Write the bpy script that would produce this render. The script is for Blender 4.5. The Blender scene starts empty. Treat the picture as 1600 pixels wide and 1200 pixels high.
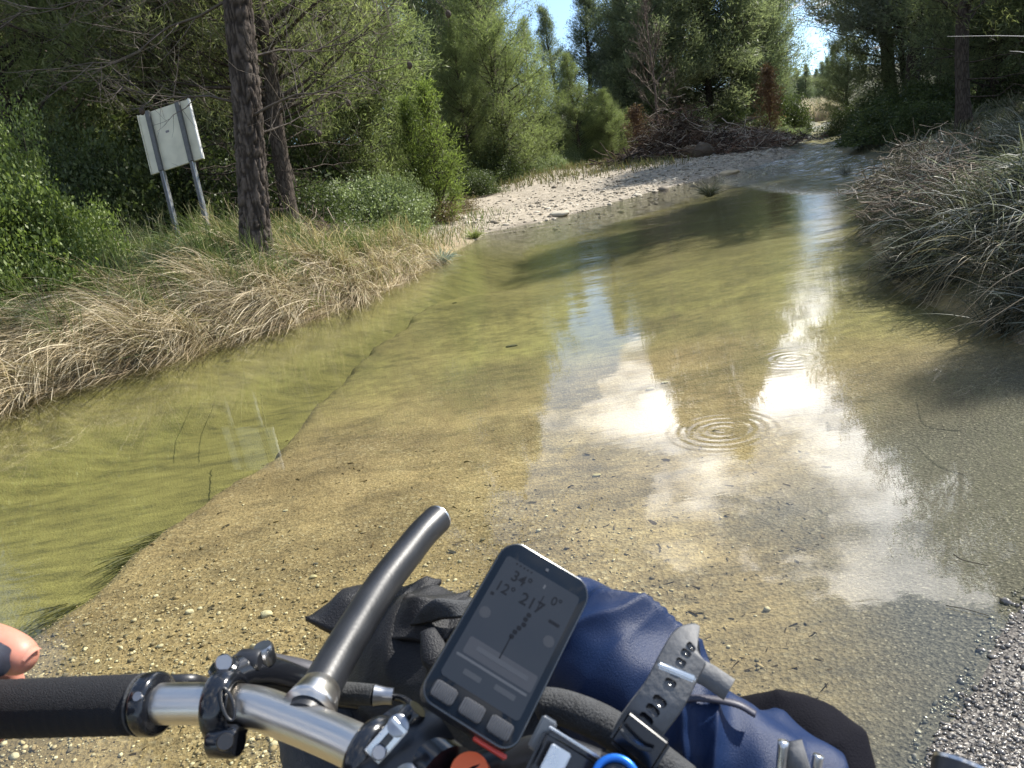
import bpy, bmesh, math, random
import numpy as np
from mathutils import Vector, Matrix
PI = math.pi
S = bpy.context.scene
COL = S.collection
# ------------------------------------------------------------------ camera
PITCH, ROLL, FPX, CAMH = math.radians(16.6), math.radians(9.0), 1200.0, 1.35
F3 = np.array([0, math.cos(PITCH), -math.sin(PITCH)])
DN0 = np.array([0, -math.sin(PITCH), -math.cos(PITCH)])
R0 = np.array([1.0, 0, 0])
XC = math.cos(ROLL) * R0 + math.sin(ROLL) * DN0
YC = math.cos(ROLL) * DN0 - math.sin(ROLL) * R0
CAM = np.array([0, 0, CAMH])
cd = bpy.data.cameras.new('camera'); cam = bpy.data.objects.new('camera', cd); COL.objects.link(cam)
cd.sensor_width = 36.0; cd.lens = 36.0 * FPX / 1600; cd.clip_start = 0.02; cd.clip_end = 2000
M = Matrix.Identity(4)
for i in range(3):
    M[i][0] = XC[i]; M[i][1] = -YC[i]; M[i][2] = -F3[i]; M[i][3] = CAM[i]
cam.matrix_world = M
cd.dof.use_dof = True; cd.dof.focus_distance = 3.2; cd.dof.aperture_fstop = 26
S.camera = cam
# ------------------------------------------------------------------ light and air
SUN_AZ, SUN_EL = math.radians(62), math.radians(44)
world = bpy.data.worlds.new('World'); S.world = world; world.use_nodes = True
def build_world():
    nt = world.node_tree; N = nt.nodes; L = nt.links
    N.clear()
    out = N.new('ShaderNodeOutputWorld'); bg = N.new('ShaderNodeBackground'); bg.inputs[1].default_value = 0.13
    sky = N.new('ShaderNodeTexSky'); sky.sky_type = 'NISHITA'; sky.sun_disc = False
    sky.sun_elevation = SUN_EL; sky.sun_rotation = SUN_AZ; sky.air_density = 1.2; sky.dust_density = 0.1; sky.ozone_density = 1.5
    tc = N.new('ShaderNodeTexCoord')
    mv = N.new('ShaderNodeVectorMath'); mv.operation = 'MULTIPLY_ADD'; mv.inputs[1].default_value = (1, 1, 1.5); mv.inputs[2].default_value = (0, 0, 0.13); L.new(tc.outputs['Generated'], mv.inputs[0]); nv = N.new('ShaderNodeVectorMath'); nv.operation = 'NORMALIZE'; L.new(mv.outputs[0], nv.inputs[0]); L.new(nv.outputs[0], sky.inputs['Vector'])
    sep = N.new('ShaderNodeSeparateXYZ'); L.new(tc.outputs['Generated'], sep.inputs[0])
    zc = N.new('ShaderNodeMath'); zc.operation = 'ADD'; zc.inputs[1].default_value = 0.12; L.new(sep.outputs[2], zc.inputs[0])
    zm = N.new('ShaderNodeMath'); zm.operation = 'MAXIMUM'; zm.inputs[1].default_value = 0.06; L.new(zc.outputs[0], zm.inputs[0])
    dv = N.new('ShaderNodeVectorMath'); dv.operation = 'DIVIDE'; L.new(tc.outputs['Generated'], dv.inputs[0])
    cb = N.new('ShaderNodeCombineXYZ'); 
    for k in range(3): L.new(zm.outputs[0], cb.inputs[k])
    L.new(cb.outputs[0], dv.inputs[1])
    fl = N.new('ShaderNodeVectorMath'); fl.operation = 'MULTIPLY'; fl.inputs[1].default_value = (1, 1, 0); L.new(dv.outputs[0], fl.inputs[0])
    ad = N.new('ShaderNodeVectorMath'); ad.operation = 'ADD'; ad.inputs[1].default_value = (3.1, 0.4, 1.7); L.new(fl.outputs[0], ad.inputs[0])
    no = N.new('ShaderNodeTexNoise'); no.inputs['Scale'].default_value = 3.2; no.inputs['Detail'].default_value = 9; no.inputs['Roughness'].default_value = 0.64
    no.inputs['Distortion'].default_value = 0.25
    L.new(ad.outputs[0], no.inputs['Vector'])
    # a bank of cloud stands ahead and to the right
    def blob(d, a0, a1):
        dt = N.new('ShaderNodeVectorMath'); dt.operation = 'DOT_PRODUCT'; dt.inputs[1].default_value = d; L.new(tc.outputs['Generated'], dt.inputs[0])
        m = N.new('ShaderNodeMapRange'); m.inputs[1].default_value = a0; m.inputs[2].default_value = a1; m.inputs[3].default_value = 0; m.inputs[4].default_value = 1
        m.interpolation_type = 'SMOOTHERSTEP'; L.new(dt.outputs['Value'], m.inputs[0]); return m.outputs[0]
    tot = None
    for d, a0, a1, w in CLOUDS:
        b = blob(d, a0, a1); mu = N.new('ShaderNodeMath'); mu.operation = 'MULTIPLY_ADD'; mu.inputs[1].default_value = w
        L.new(b, mu.inputs[0])
        if tot is None: L.new(no.outputs['Fac'], mu.inputs[2])
        else: L.new(tot, mu.inputs[2])
        tot = mu.outputs[0]
    rm = N.new('ShaderNodeMapRange'); rm.inputs[1].default_value = 0.50; rm.inputs[2].default_value = 0.56; rm.interpolation_type = 'SMOOTHSTEP'; L.new(tot, rm.inputs[0])
    n2 = N.new('ShaderNodeTexNoise'); n2.inputs['Scale'].default_value = 5.0; n2.inputs['Detail'].default_value = 8; L.new(ad.outputs[0], n2.inputs['Vector'])
    cr = N.new('ShaderNodeValToRGB'); L.new(n2.outputs['Fac'], cr.inputs[0])
    cr.color_ramp.elements[0].position = 0.40; cr.color_ramp.elements[0].color = (4.5, 4.8, 5.6, 1)
    cr.color_ramp.elements[1].position = 0.62; cr.color_ramp.elements[1].color = (23, 22.5, 22, 1)
    hi = blob(refl_dir(1280, 860), 0.93, 0.985); lm = N.new('ShaderNodeMapRange'); lm.inputs[3].default_value = 0.42; lm.inputs[4].default_value = 1.15; L.new(hi, lm.inputs[0])
    ls = N.new('ShaderNodeVectorMath'); ls.operation = 'SCALE'; L.new(cr.outputs[0], ls.inputs[0]); L.new(lm.outputs[0], ls.inputs['Scale'])
    mx = N.new('ShaderNodeMix'); mx.data_type = 'RGBA'; L.new(rm.outputs[0], mx.inputs[0]); L.new(sky.outputs[0], mx.inputs[6]); L.new(ls.outputs[0], mx.inputs[7])
    L.new(mx.outputs[2], bg.inputs[0]); L.new(bg.outputs[0], out.inputs[0])
def ray(u, v):
    d = F3 + XC * ((u - 800) / FPX) + YC * ((v - 600) / FPX)
    return d
def refl_dir(u, v):
    d = ray(u, v); d = d / np.linalg.norm(d); return (float(d[0]), float(d[1]), float(-d[2]))
CLOUDS = [(refl_dir(1220, 780), 0.982, 0.996, 0.15), (refl_dir(1250, 690), 0.965, 0.990, 0.10), (refl_dir(1490, 820), 0.994, 0.999, 0.14), (refl_dir(1000, 640), 0.9955, 0.9992, 0.13),
          (refl_dir(1250, 1010), 0.975, 0.995, -0.14), (refl_dir(890, 545), 0.9965, 0.9995, -0.16), (tuple((ray(1250, 20) / np.linalg.norm(ray(1250, 20))).tolist()), 0.998, 0.9998, 0.03),
          (refl_dir(1265, 430), 0.990, 0.998, 0.07), (tuple((ray(1245, 120) / np.linalg.norm(ray(1245, 120))).tolist()), 0.9975, 0.9995, -0.2), (tuple((ray(815, 20) / np.linalg.norm(ray(815, 20))).tolist()), 0.990, 0.999, -0.2), ((0.3, 0.3, 0.9), 0.2, 0.9, -0.06)]
build_world()
sl = bpy.data.lights.new('sun', 'SUN'); sl.energy = 5.0; sl.angle = math.radians(0.55); sl.color = (1.0, 0.95, 0.86)
so = bpy.data.objects.new('sun', sl); COL.objects.link(so)
sd = Vector((math.sin(SUN_AZ) * math.cos(SUN_EL), math.cos(SUN_AZ) * math.cos(SUN_EL), math.sin(SUN_EL)))
so.rotation_euler = sd.to_track_quat('Z', 'Y').to_euler(); so.location = (20, 12, 30)
S.view_settings.view_transform = 'Standard'; S.view_settings.look = 'None'; S.view_settings.gamma = 1; S.view_settings.use_curve_mapping = False
S.view_settings.exposure = 1.04
S.render.engine = 'CYCLES'
S.cycles.max_bounces = 8; S.cycles.transparent_max_bounces = 12; S.cycles.diffuse_bounces = 3; S.cycles.glossy_bounces = 4; S.cycles.transmission_bounces = 4
S.cycles.caustics_reflective = False; S.cycles.caustics_refractive = False; S.cycles.use_denoising = True
S.cycles.sample_clamp_indirect = 6
# ------------------------------------------------------------------ positions
def PD(u, v, d):
    return CAM + ray(u, v) * d
def PZ(u, v, z=0.0):
    r = ray(u, v); return CAM + r * ((z - CAMH) / r[2])
def mirror_top(u, v, D):
    """Where a thing D metres away stands, and how tall, when its tip mirrors in the water at (u,v)."""
    r = ray(u, v); h = math.hypot(r[0], r[1]); return np.array([r[0] / h * D, r[1] / h * D, D * (-r[2] / h) - CAMH])
def XYat(u, v, D):
    r = ray(u, v); h = math.hypot(r[0], r[1]); return r[0] / h * D, r[1] / h * D
# ------------------------------------------------------------------ helpers
def ob(name, me, parent=None, mat=None):
    o = bpy.data.objects.new(name, me); COL.objects.link(o)
    if parent is not None: o.parent = parent
    if mat is not None and me is not None and not me.materials: me.materials.append(mat)
    return o
def tag(o, label=None, cat=None, group=None, kind=None):
    if label: o['label'] = label
    if cat: o['category'] = cat
    if group: o['group'] = group
    if kind: o['kind'] = kind
    return o
def empty(name, loc=(0, 0, 0)):
    o = bpy.data.objects.new(name, None); COL.objects.link(o); o.location = loc; o.empty_display_size = 0.1; return o
def npmesh(name, V, Fc, mat=None, smooth=False, attrs=None, color=None):
    me = bpy.data.meshes.new(name)
    V = np.ascontiguousarray(V, dtype=np.float32)
    fl = Fc if isinstance(Fc, list) else [Fc]
    fl = [np.asarray(f, dtype=np.int32) for f in fl if len(f)]
    me.vertices.add(len(V)); me.vertices.foreach_set('co', V.ravel())
    nl = sum(f.size for f in fl); npoly = sum(len(f) for f in fl)
    me.loops.add(nl); me.polygons.add(npoly)
    me.loops.foreach_set('vertex_index', np.concatenate([f.ravel() for f in fl]))
    tot = np.concatenate([np.full(len(f), f.shape[1], dtype=np.int32) for f in fl])
    st = np.concatenate([[0], np.cumsum(tot)[:-1]]).astype(np.int32)
    me.polygons.foreach_set('loop_start', st); me.polygons.foreach_set('loop_total', tot)
    if smooth: me.polygons.foreach_set('use_smooth', np.ones(npoly, dtype=bool))
    me.update(calc_edges=True)
    if attrs:
        for k, a in attrs.items():
            at = me.attributes.new(k, 'FLOAT', 'POINT'); at.data.foreach_set('value', np.ascontiguousarray(a, dtype=np.float32).ravel())
    if color is not None:
        at = me.attributes.new('Col', 'FLOAT_COLOR', 'POINT'); c = np.ones((len(V), 4), dtype=np.float32); c[:, :3] = color; at.data.foreach_set('color', c.ravel())
    if mat: me.materials.append(mat)
    return me
class MB:
    """collects pieces into one mesh"""
    def __init__(s): s.V = []; s.F = {}; s.C = []; s.n = 0
    def add(s, V, Fc, c=None):
        V = np.asarray(V, dtype=float)
        for f in (Fc if isinstance(Fc, list) else [Fc]):
            f = np.asarray(f)
            if len(f): s.F.setdefault(f.shape[1], []).append(f + s.n)
        s.V.append(V); s.n += len(V)
        s.C.append(np.tile(np.asarray(c if c is not None else (1, 1, 1), dtype=float), (len(V), 1)) if c is None or np.ndim(c) == 1 else np.asarray(c))
    def mesh(s, name, mat=None, smooth=True):
        return npmesh(name, np.concatenate(s.V), [np.concatenate(f) for f in s.F.values()], mat, smooth, color=np.concatenate(s.C))
def hashn(ix, iy, iz):
    h = (ix.astype(np.int64) * 374761393 + iy.astype(np.int64) * 668265263 + iz.astype(np.int64) * 2147483647) & 0xffffffff
    h = ((h ^ (h >> 13)) * 1274126177) & 0xffffffff
    h = (h ^ (h >> 16)) & 0xffffffff
    return h / 4294967295.0
def vnoise(P, sc=1.0, seed=0):
    P = np.asarray(P, dtype=float) * sc + seed * 17.31
    I = np.floor(P).astype(np.int64); f = P - I; f = f * f * (3 - 2 * f); r = 0
    for dx in (0, 1):
        for dy in (0, 1):
            for dz in (0, 1):
                w = (f[..., 0] if dx else 1 - f[..., 0]) * (f[..., 1] if dy else 1 - f[..., 1]) * (f[..., 2] if dz else 1 - f[..., 2])
                r = r + w * hashn(I[..., 0] + dx, I[..., 1] + dy, I[..., 2] + dz)
    return r * 2 - 1
def fbm(P, sc=1.0, seed=0, oct=4):
    a, t = 1.0, 0
    for k in range(oct): t = t + a * vnoise(P, sc * 2 ** k, seed + k); a *= 0.5
    return t
def nrm(a): return a / np.maximum(np.linalg.norm(a, axis=-1, keepdims=True), 1e-9)
def frames(P):
    P = np.asarray(P, dtype=float); T = nrm(np.gradient(P, axis=0)); up = np.array([0, 0, 1.0]) if abs(T[0][2]) < 0.9 else np.array([1.0, 0, 0])
    A = []; a = nrm(np.cross(T[0], up))
    for t in T: a = nrm(a - t * np.dot(a, t)); A.append(a)
    A = np.array(A); return T, A, np.cross(T, A)
def tube_vf(P, r, seg=8, cap=True, sq=1.0):
    P = np.asarray(P, dtype=float); n = len(P); r = np.broadcast_to(np.asarray(r, dtype=float), (n,))
    T, A, B = frames(P); th = np.arange(seg) * 2 * PI / seg
    V = P[:, None] + r[:, None, None] * (A[:, None] * np.cos(th)[None, :, None] + sq * B[:, None] * np.sin(th)[None, :, None])
    V = V.reshape(-1, 3); i = np.arange(n - 1)[:, None] * seg; j = np.arange(seg)[None]; k = (j + 1) % seg
    Fq = np.stack([i + j, i + k, i + seg + k, i + seg + j], -1).reshape(-1, 4)
    out = [Fq]
    if cap:
        V = np.concatenate([V, P[:1], P[-1:]]); a, b = n * seg, n * seg + 1; jj = np.arange(seg); kk = (jj + 1) % seg
        out.append(np.concatenate([np.stack([kk, jj, np.full(seg, a)], -1), np.stack([(n - 1) * seg + jj, (n - 1) * seg + kk, np.full(seg, b)], -1)]))
    return V, out
def smooth_path(P, n=24):
    P = np.asarray(P, dtype=float); Q = np.concatenate([[2 * P[0] - P[1]], P, [2 * P[-1] - P[-2]]]); out = []
    ts = np.linspace(0, len(P) - 1, n)
    for t in ts:
        i = min(int(t), len(P) - 2); f = t - i; a, b, c, d = Q[i], Q[i + 1], Q[i + 2], Q[i + 3]
        out.append(0.5 * ((2 * b) + (-a + c) * f + (2 * a - 5 * b + 4 * c - d) * f * f + (-a + 3 * b - 3 * c + d) * f ** 3))
    return np.array(out)
def smooth1(r, n): return np.interp(np.linspace(0, len(r) - 1, n), np.arange(len(r)), r)
# ------------------------------------------------------------------ materials
def mat(name):
    m = bpy.data.materials.new(name); m.use_nodes = True; nt = m.node_tree; return m, nt, nt.nodes, nt.links, nt.nodes['Principled BSDF']
def simple(name, col, rough=0.5, metal=0.0, noise=0.0, nscale=40, bump=0.0, bscale=200, spec=0.5, coat=0, streak=None):
    m, nt, N, L, B = mat(name)
    B.inputs['Base Color'].default_value = (*col, 1); B.inputs['Roughness'].default_value = rough; B.inputs['Metallic'].default_value = metal
    B.inputs['Specular IOR Level'].default_value = spec; B.inputs['Coat Weight'].default_value = coat
    tc = N.new('ShaderNodeTexCoord')
    if noise:
        n = N.new('ShaderNodeTexNoise'); n.inputs['Scale'].default_value = nscale; n.inputs['Detail'].default_value = 5; L.new(tc.outputs['Object'], n.inputs['Vector'])
        r = N.new('ShaderNodeMapRange'); r.inputs[1].default_value = 0.3; r.inputs[2].default_value = 0.7; r.inputs[3].default_value = 1 - noise; r.inputs[4].default_value = 1 + noise; L.new(n.outputs['Fac'], r.inputs[0])
        mx = N.new('ShaderNodeVectorMath'); mx.operation = 'SCALE'; mx.inputs[0].default_value = col; L.new(r.outputs[0], mx.inputs['Scale']); L.new(mx.outputs[0], B.inputs['Base Color'])
        r2 = N.new('ShaderNodeMapRange'); r2.inputs[3].default_value = max(0.05, rough - 0.12); r2.inputs[4].default_value = min(1, rough + 0.12); L.new(n.outputs['Fac'], r2.inputs[0]); L.new(r2.outputs[0], B.inputs['Roughness'])
    if bump:
        n = N.new('ShaderNodeTexNoise'); n.inputs['Scale'].default_value = bscale; n.inputs['Detail'].default_value = 3; L.new(tc.outputs['Object'], n.inputs['Vector'])
        b = N.new('ShaderNodeBump'); b.inputs['Strength'].default_value = bump; b.inputs['Distance'].default_value = 0.002; L.new(n.outputs['Fac'], b.inputs['Height']); L.new(b.outputs[0], B.inputs['Normal'])
    return m
def leafmat(name, trans=0.35, rough=0.6, spec=0.3, gloss=0.0):
    """leaf surface coloured per leaf, lets some light through"""
    m, nt, N, L, B = mat(name)
    at = N.new('ShaderNodeAttribute'); at.attribute_name = 'Col'
    L.new(at.outputs['Color'], B.inputs['Base Color']); B.inputs['Roughness'].default_value = rough; B.inputs['Specular IOR Level'].default_value = spec
    tr = N.new('ShaderNodeBsdfTranslucent')
    sc = N.new('ShaderNodeVectorMath'); sc.operation = 'MULTIPLY'; sc.inputs[1].default_value = (1.25, 1.35, 0.95); L.new(at.outputs['Color'], sc.inputs[0]); L.new(sc.outputs[0], tr.inputs[0])
    mx = N.new('ShaderNodeMixShader'); mx.inputs[0].default_value = trans; L.new(B.outputs[0], mx.inputs[1]); L.new(tr.outputs[0], mx.inputs[2])
    L.new(mx.outputs[0], N['Material Output'].inputs[0]); return m
def barkmat(name, c1, c2, sc=1.0, bump=0.6):
    m, nt, N, L, B = mat(name)
    tc = N.new('ShaderNodeTexCoord'); mp = N.new('ShaderNodeMapping'); mp.inputs['Scale'].default_value = (9 * sc, 9 * sc, 2.6 * sc); L.new(tc.outputs['Object'], mp.inputs[0])
    v = N.new('ShaderNodeTexVoronoi'); v.feature = 'DISTANCE_TO_EDGE'; v.inputs['Scale'].default_value = 3.2; 
    n = N.new('ShaderNodeTexNoise'); n.inputs['Scale'].default_value = 4; n.inputs['Detail'].default_value = 8; L.new(mp.outputs[0], n.inputs['Vector'])
    ad = N.new('ShaderNodeMix'); ad.data_type = 'RGBA'; ad.inputs[0].default_value = 0.25; L.new(mp.outputs[0], ad.inputs[6]); L.new(n.outputs['Color'], ad.inputs[7]); L.new(ad.outputs[2], v.inputs['Vector'])
    r = N.new('ShaderNodeValToRGB'); r.color_ramp.elements[0].position = 0.0; r.color_ramp.elements[0].color = (*[x * 0.35 for x in c1], 1); r.color_ramp.elements[1].position = 0.22; r.color_ramp.elements[1].color = (*c2, 1)
    L.new(v.outputs['Distance'], r.inputs[0])
    mx = N.new('ShaderNodeMix'); mx.data_type = 'RGBA'; L.new(n.outputs['Fac'], mx.inputs[0]); mx.inputs[6].default_value = (*c1, 1); L.new(r.outputs[0], mx.inputs[7]); L.new(mx.outputs[2], B.inputs['Base Color'])
    b = N.new('ShaderNodeBump'); b.inputs['Strength'].default_value = bump; b.inputs['Distance'].default_value = 0.03; L.new(v.outputs['Distance'], b.inputs['Height']); L.new(b.outputs[0], B.inputs['Normal'])
    B.inputs['Roughness'].default_value = 0.9; B.inputs['Specular IOR Level'].default_value = 0.15
    return m
def colmat(name, rough=0.85, spec=0.2, bump=0.0, bscale=30, trans=0.0):
    m, nt, N, L, B = mat(name)
    at = N.new('ShaderNodeAttribute'); at.attribute_name = 'Col'; L.new(at.outputs['Color'], B.inputs['Base Color'])
    B.inputs['Roughness'].default_value = rough; B.inputs['Specular IOR Level'].default_value = spec
    if bump:
        tc = N.new('ShaderNodeTexCoord'); n = N.new('ShaderNodeTexNoise'); n.inputs['Scale'].default_value = bscale; n.inputs['Detail'].default_value = 4; L.new(tc.outputs['Object'], n.inputs['Vector'])
        b = N.new('ShaderNodeBump'); b.inputs['Strength'].default_value = bump; b.inputs['Distance'].default_value = 0.01; L.new(n.outputs['Fac'], b.inputs['Height']); L.new(b.outputs[0], B.inputs['Normal'])
    return m
M_BARK = barkmat('pine_bark', (0.06, 0.048, 0.040), (0.13, 0.108, 0.09))
M_BARK_D = barkmat('dark_bark', (0.04, 0.033, 0.028), (0.10, 0.08, 0.065), 0.8)
M_NEEDLE = leafmat('pine_needles', 0.52, 0.5, 0.35)
M_LEAF = leafmat('glossy_leaves', 0.34, 0.5, 0.35)
M_REED = leafmat('dry_reed', 0.25, 0.55, 0.35)
M_TWIG = colmat('twig_wood', 0.85, 0.2)
M_STONE = colmat('river_stone', 0.8, 0.3, 0.5, 60)
# ------------------------------------------------------------------ river outline
shore_px = [(0, 640), (60, 618), (120, 600), (190, 580), (250, 566), (320, 545), (400, 522), (450, 508), (500, 492), (560, 470), (600, 455), (650, 428), (700, 400), (742, 378), (765, 363),
            (820, 352), (880, 338), (940, 322), (1000, 305), (1050, 292), (1100, 280), (1150, 270), (1190, 258), (1225, 247), (1252, 238), (1256, 228), (1250, 216), (1258, 204), (1275, 197), (1290, 193.5)]
right_px = [(1318, 194.5), (1322, 205), (1332, 214), (1318, 222), (1300, 228), (1312, 238), (1352, 246), (1395, 256), (1400, 275), (1375, 320), (1352, 356), (1378, 420), (1420, 455), (1470, 480), (1530, 505), (1600, 540)]
road_px = [(1600, 925), (1575, 960), (1548, 1000), (1535, 1050), (1505, 1085), (1478, 1120), (1462, 1160), (1450, 1200)]
P2 = lambda l: [tuple(PZ(u, v)[:2]) for u, v in l]
LS, RS, RD = P2(shore_px), P2(right_px), P2(road_px)
d0 = np.array(LS[0]) - np.array(LS[4]); d0 = d0 / np.linalg.norm(d0)
pl = [tuple(np.array(LS[0]) + d0 * t + np.array([0, s])) for t, s in ((30, -6), (14, -2), (6, -.5), (2.5, 0.05))]
far = np.array(LS[-1]); farr = np.array(RS[0])
pfar = [tuple(far + (3, 12)), tuple(far + (12, 30)), tuple(farr + (14, 28)), tuple(farr + (4, 10))]
POLY = np.array(pl + LS + pfar + RS + [(3.9, 3.3), (5.2, 3.0), (6.5, 2.6), (5.5, 2.2), (3.2, 1.9), (2.2, 1.75)] + RD + [(0.78, 0.0), (0.9, -1.2), (0.2, -3.0), (-6, -9), (-30, -14)])
def poly_sd(x, y, poly):
    x = x[..., None]; y = y[..., None]
    a = poly; b = np.roll(poly, -1, 0); ax, ay, bx, by = a[:, 0], a[:, 1], b[:, 0], b[:, 1]
    res = np.empty(x.shape[:-1]); n = x.shape[0]
    for s in range(0, n, 20000):
        X = x[s:s + 20000]; Y = y[s:s + 20000]
        ex, ey = bx - ax, by - ay; t = np.clip(((X - ax) * ex + (Y - ay) * ey) / (ex * ex + ey * ey + 1e-12), 0, 1)
        d = np.sqrt(((X - ax - t * ex) ** 2 + (Y - ay - t * ey) ** 2).min(-1))
        c = ((ay > Y) != (by > Y)) & (X < (bx - ax) * (Y - ay) / (by - ay + 1e-12) + ax)
        ins = (c.sum(-1) % 2) == 1
        res[s:s + 20000] = np.where(ins, -d, d)
    return res
slab_px = [(0, 985), (60, 938), (120, 896), (165, 850), (200, 818), (245, 785), (300, 748), (350, 718), (400, 686), (450, 640), (500, 590), (560, 535), (610, 505), (640, 480), (690, 452), (760, 430)]
SLAB = np.array(P2(slab_px)); e0 = SLAB[0] - SLAB[2]; e0 /= np.linalg.norm(e0)
SLABX = np.concatenate([[SLAB[0] + e0 * 12], SLAB])
SLABPOLY = np.concatenate([SLABX, [(40, 12.0), (40, -20), (-2, -20)]])
CP = []   # control points: world xy, bank height, rise width
def cp(u, v, d, w, dz=0.0):
    p = PD(u, v, d); CP.append((p[0], p[1], max(p[2] + dz, 0.02), w))
cp(300, 357, 10, 1.3); cp(390, 378, 9, 1.3); cp(60, 400, 8.5, 1.5); cp(540, 350, 12.5, 1.8); cp(640, 345, 15, 2.5)
cp(690, 315, 19, 6); cp(850, 264, 28, 7); cp(970, 246, 33, 6); cp(1100, 236, 31, 5); cp(1240, 205, 46, 4); cp(780, 330, 19.5, 4)
cp(1350, 216, 26, 2.5); cp(1450, 192, 22, 2.5); cp(1505, 145, 18, 3)
CP += [(4.0, 6.0, 0.78, 0.55), (5.5, 5.5, 1.0, 0.8), (4.5, 9.0, 0.75, 0.8), (8, 8, 1.1, 2), (6.5, 14, .75, 1.5), (2.5, 1.0, 0.05, 1.0), (3.5, -1.0, 0.08, 1.0), (1.5, -3, 0.06, 1), (6, 1.6, .2, 1.2), (-10, 4, 0.9, 1.3), (-20, 2, 1.0, 1.3),
       (-14, 16, 1.2, 3), (-12, 30, 1.6, 4), (-4, 40, 1.6, 5), (10, 60, 1.2, 5), (25, 50, 2.0, 4), (25, 25, 2.0, 4), (20, 12, 2.2, 4), (-30, 25, 2.5, 5), (0, 90, 2, 6), (50, 90, 3, 6), (26, 75, .5, 5), (26, 100, .8, 6), (30, 125, 1.0, 6), (20, 120, 1, 6)]
CPA = np.array(CP)
def bank(x, y):
    d2 = (x[..., None] - CPA[:, 0]) ** 2 + (y[..., None] - CPA[:, 1]) ** 2; w = 1 / (d2 + 0.3) ** 1.6; w /= w.sum(-1, keepdims=True)
    return (w * CPA[:, 2]).sum(-1), (w * CPA[:, 3]).sum(-1)
def terrain(x, y, full=False):
    x = np.atleast_1d(np.asarray(x, dtype=float)); y = np.atleast_1d(np.asarray(y, dtype=float)); shp = x.shape; x = x.ravel(); y = y.ravel()
    P = np.stack([x, y, 0 * x], -1)
    sd = poly_sd(x, y, POLY); sdj = sd + 0.09 * vnoise(P, 1.9, 3) * np.clip(np.hypot(x, y) / 9, 0.1, 1) + 0.025 * vnoise(P, 9, 4) * np.clip(np.hypot(x, y) / 5, 0.3, 1)
    Ht, W = bank(x, y)
    up = Ht * (1 - np.exp(-np.maximum(sdj, 0) / W)) * (1 + 0.10 * fbm(P, 0.8, 5, 3)) + np.clip(sdj, 0, 1) * 0.03 * fbm(P, 3, 6, 3)
    far = np.clip((np.hypot(x, y) - 125) / 120, 0, 1); up = up + far ** 1.3 * 9 * (1 + 0.3 * vnoise(P, 0.02, 8)) * (np.clip(sdj, 0, 8) / 8)
    ss = poly_sd(x, y, SLABPOLY) + 0.08 * vnoise(P, 1.4, 9) + 0.04 * vnoise(P, 6, 10) + 0.02 * vnoise(P, 15, 12)
    wide_ = 0.20 + 3.0 * np.clip((x + 1.0) / 1.4, 0, 1) ** 2 * (y > 5); onslab = np.clip(0.5 - ss / wide_, 0, 1); onslab = onslab * onslab * (3 - 2 * onslab)
    dr = np.maximum(-sdj, 0); dist = np.hypot(x, y)
    deep = np.minimum(0.46, dr * 0.40) * (1 + 0.12 * vnoise(P, 1.2, 11)); deep = np.minimum(deep, 0.46 - 0.18 * np.clip((x + 1.5) / 4, 0, 1))
    sl_ = np.minimum(np.minimum(0.012 + 0.026 * np.clip(dist - 1.0, 0, 9), 0.16), 0.004 + dr * 0.06) + 0.006 * fbm(P, 1.5, 12, 3)
    sl_ = np.maximum(sl_, np.minimum(0.004, dr))
    crev = np.exp(-((ss - 0.14) / 0.10) ** 2) * 0.05 * (dr > 0.3) * (x < -1.0)
    wet = -(onslab * sl_ + (1 - onslab) * deep) - crev * (1 - onslab)
    z = np.where(sdj > 0, up, wet)
    if full: return z.reshape(shp), sdj.reshape(shp), ss.reshape(shp), Ht.reshape(shp)
    return z.reshape(shp)
def tz(x, y): return float(terrain(x, y)[0])
def warp(lo, hi, c, fine, step, growth):
    a = [c]; s = step
    while a[-1] < hi:
        if abs(a[-1] - c) > fine: s *= growth
        a.append(a[-1] + s)
    b = [c]; s = step
    while b[-1] > lo:
        if abs(b[-1] - c) > fine: s *= growth
        b.append(b[-1] - s)
    return np.array(b[::-1] + a[1:])
gx = warp(-420, 420, -0.5, 6.0, 0.055, 1.035); gy = warp(-60, 460, 5.5, 6.0, 0.055, 1.03)
GX, GY = np.meshgrid(gx, gy)
TZ, TSD, TSS, THT = terrain(GX.ravel(), GY.ravel(), True)
nx, ny = len(gx), len(gy)
Vt = np.stack([GX.ravel(), GY.ravel(), TZ], -1)
ii = (np.arange(ny - 1)[:, None] * nx + np.arange(nx - 1)[None]).ravel()
Ft = np.stack([ii, ii + 1, ii + nx + 1, ii + nx], -1)
X, Y = Vt[:, 0], Vt[:, 1]
P3 = np.stack([X, Y, 0 * X], -1)
X_, Y_ = Vt[:, 0], Vt[:, 1]
onwater = np.clip(0.5 - TSD / 0.25, 0, 1)
wd_ = 0.26 + 3.0 * np.clip((X_ + 1.0) / 1.4, 0, 1) ** 2 * (Y_ > 5); a_algae = onwater * np.clip(0.5 + TSS / wd_, 0, 1) * (1 - .6 * np.clip((X_ + .5) / 3, 0, 1))
ym = np.hypot(X, Y)
a_mid = onwater * np.clip((ym - 3.6) / 3.0 + 0.7 * fbm(P3, 0.45, 21, 3), 0, 1) * (1 - a_algae)
rightness = np.clip((X - (0.22 + 0.50 * (Y - 1.5))) / 0.55 + 0.30 * fbm(P3, 1.6, 31, 3), 0, 1) * np.clip((4.2 - Y) / 1.2, 0, 1)
a_road = rightness
grav_c = PD(900, 300, 24); GV = np.exp(-(((X - 3) ** 2) / 80 + ((Y - 22) ** 2) / 120))
a_gravel = (TSD > -0.8) * np.clip((Y - 12.2) / 2.2, 0, 1) * np.clip((12.0 - TSD) / 2, 0, 1) * (X < 0.30 * Y + 2.5)
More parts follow.
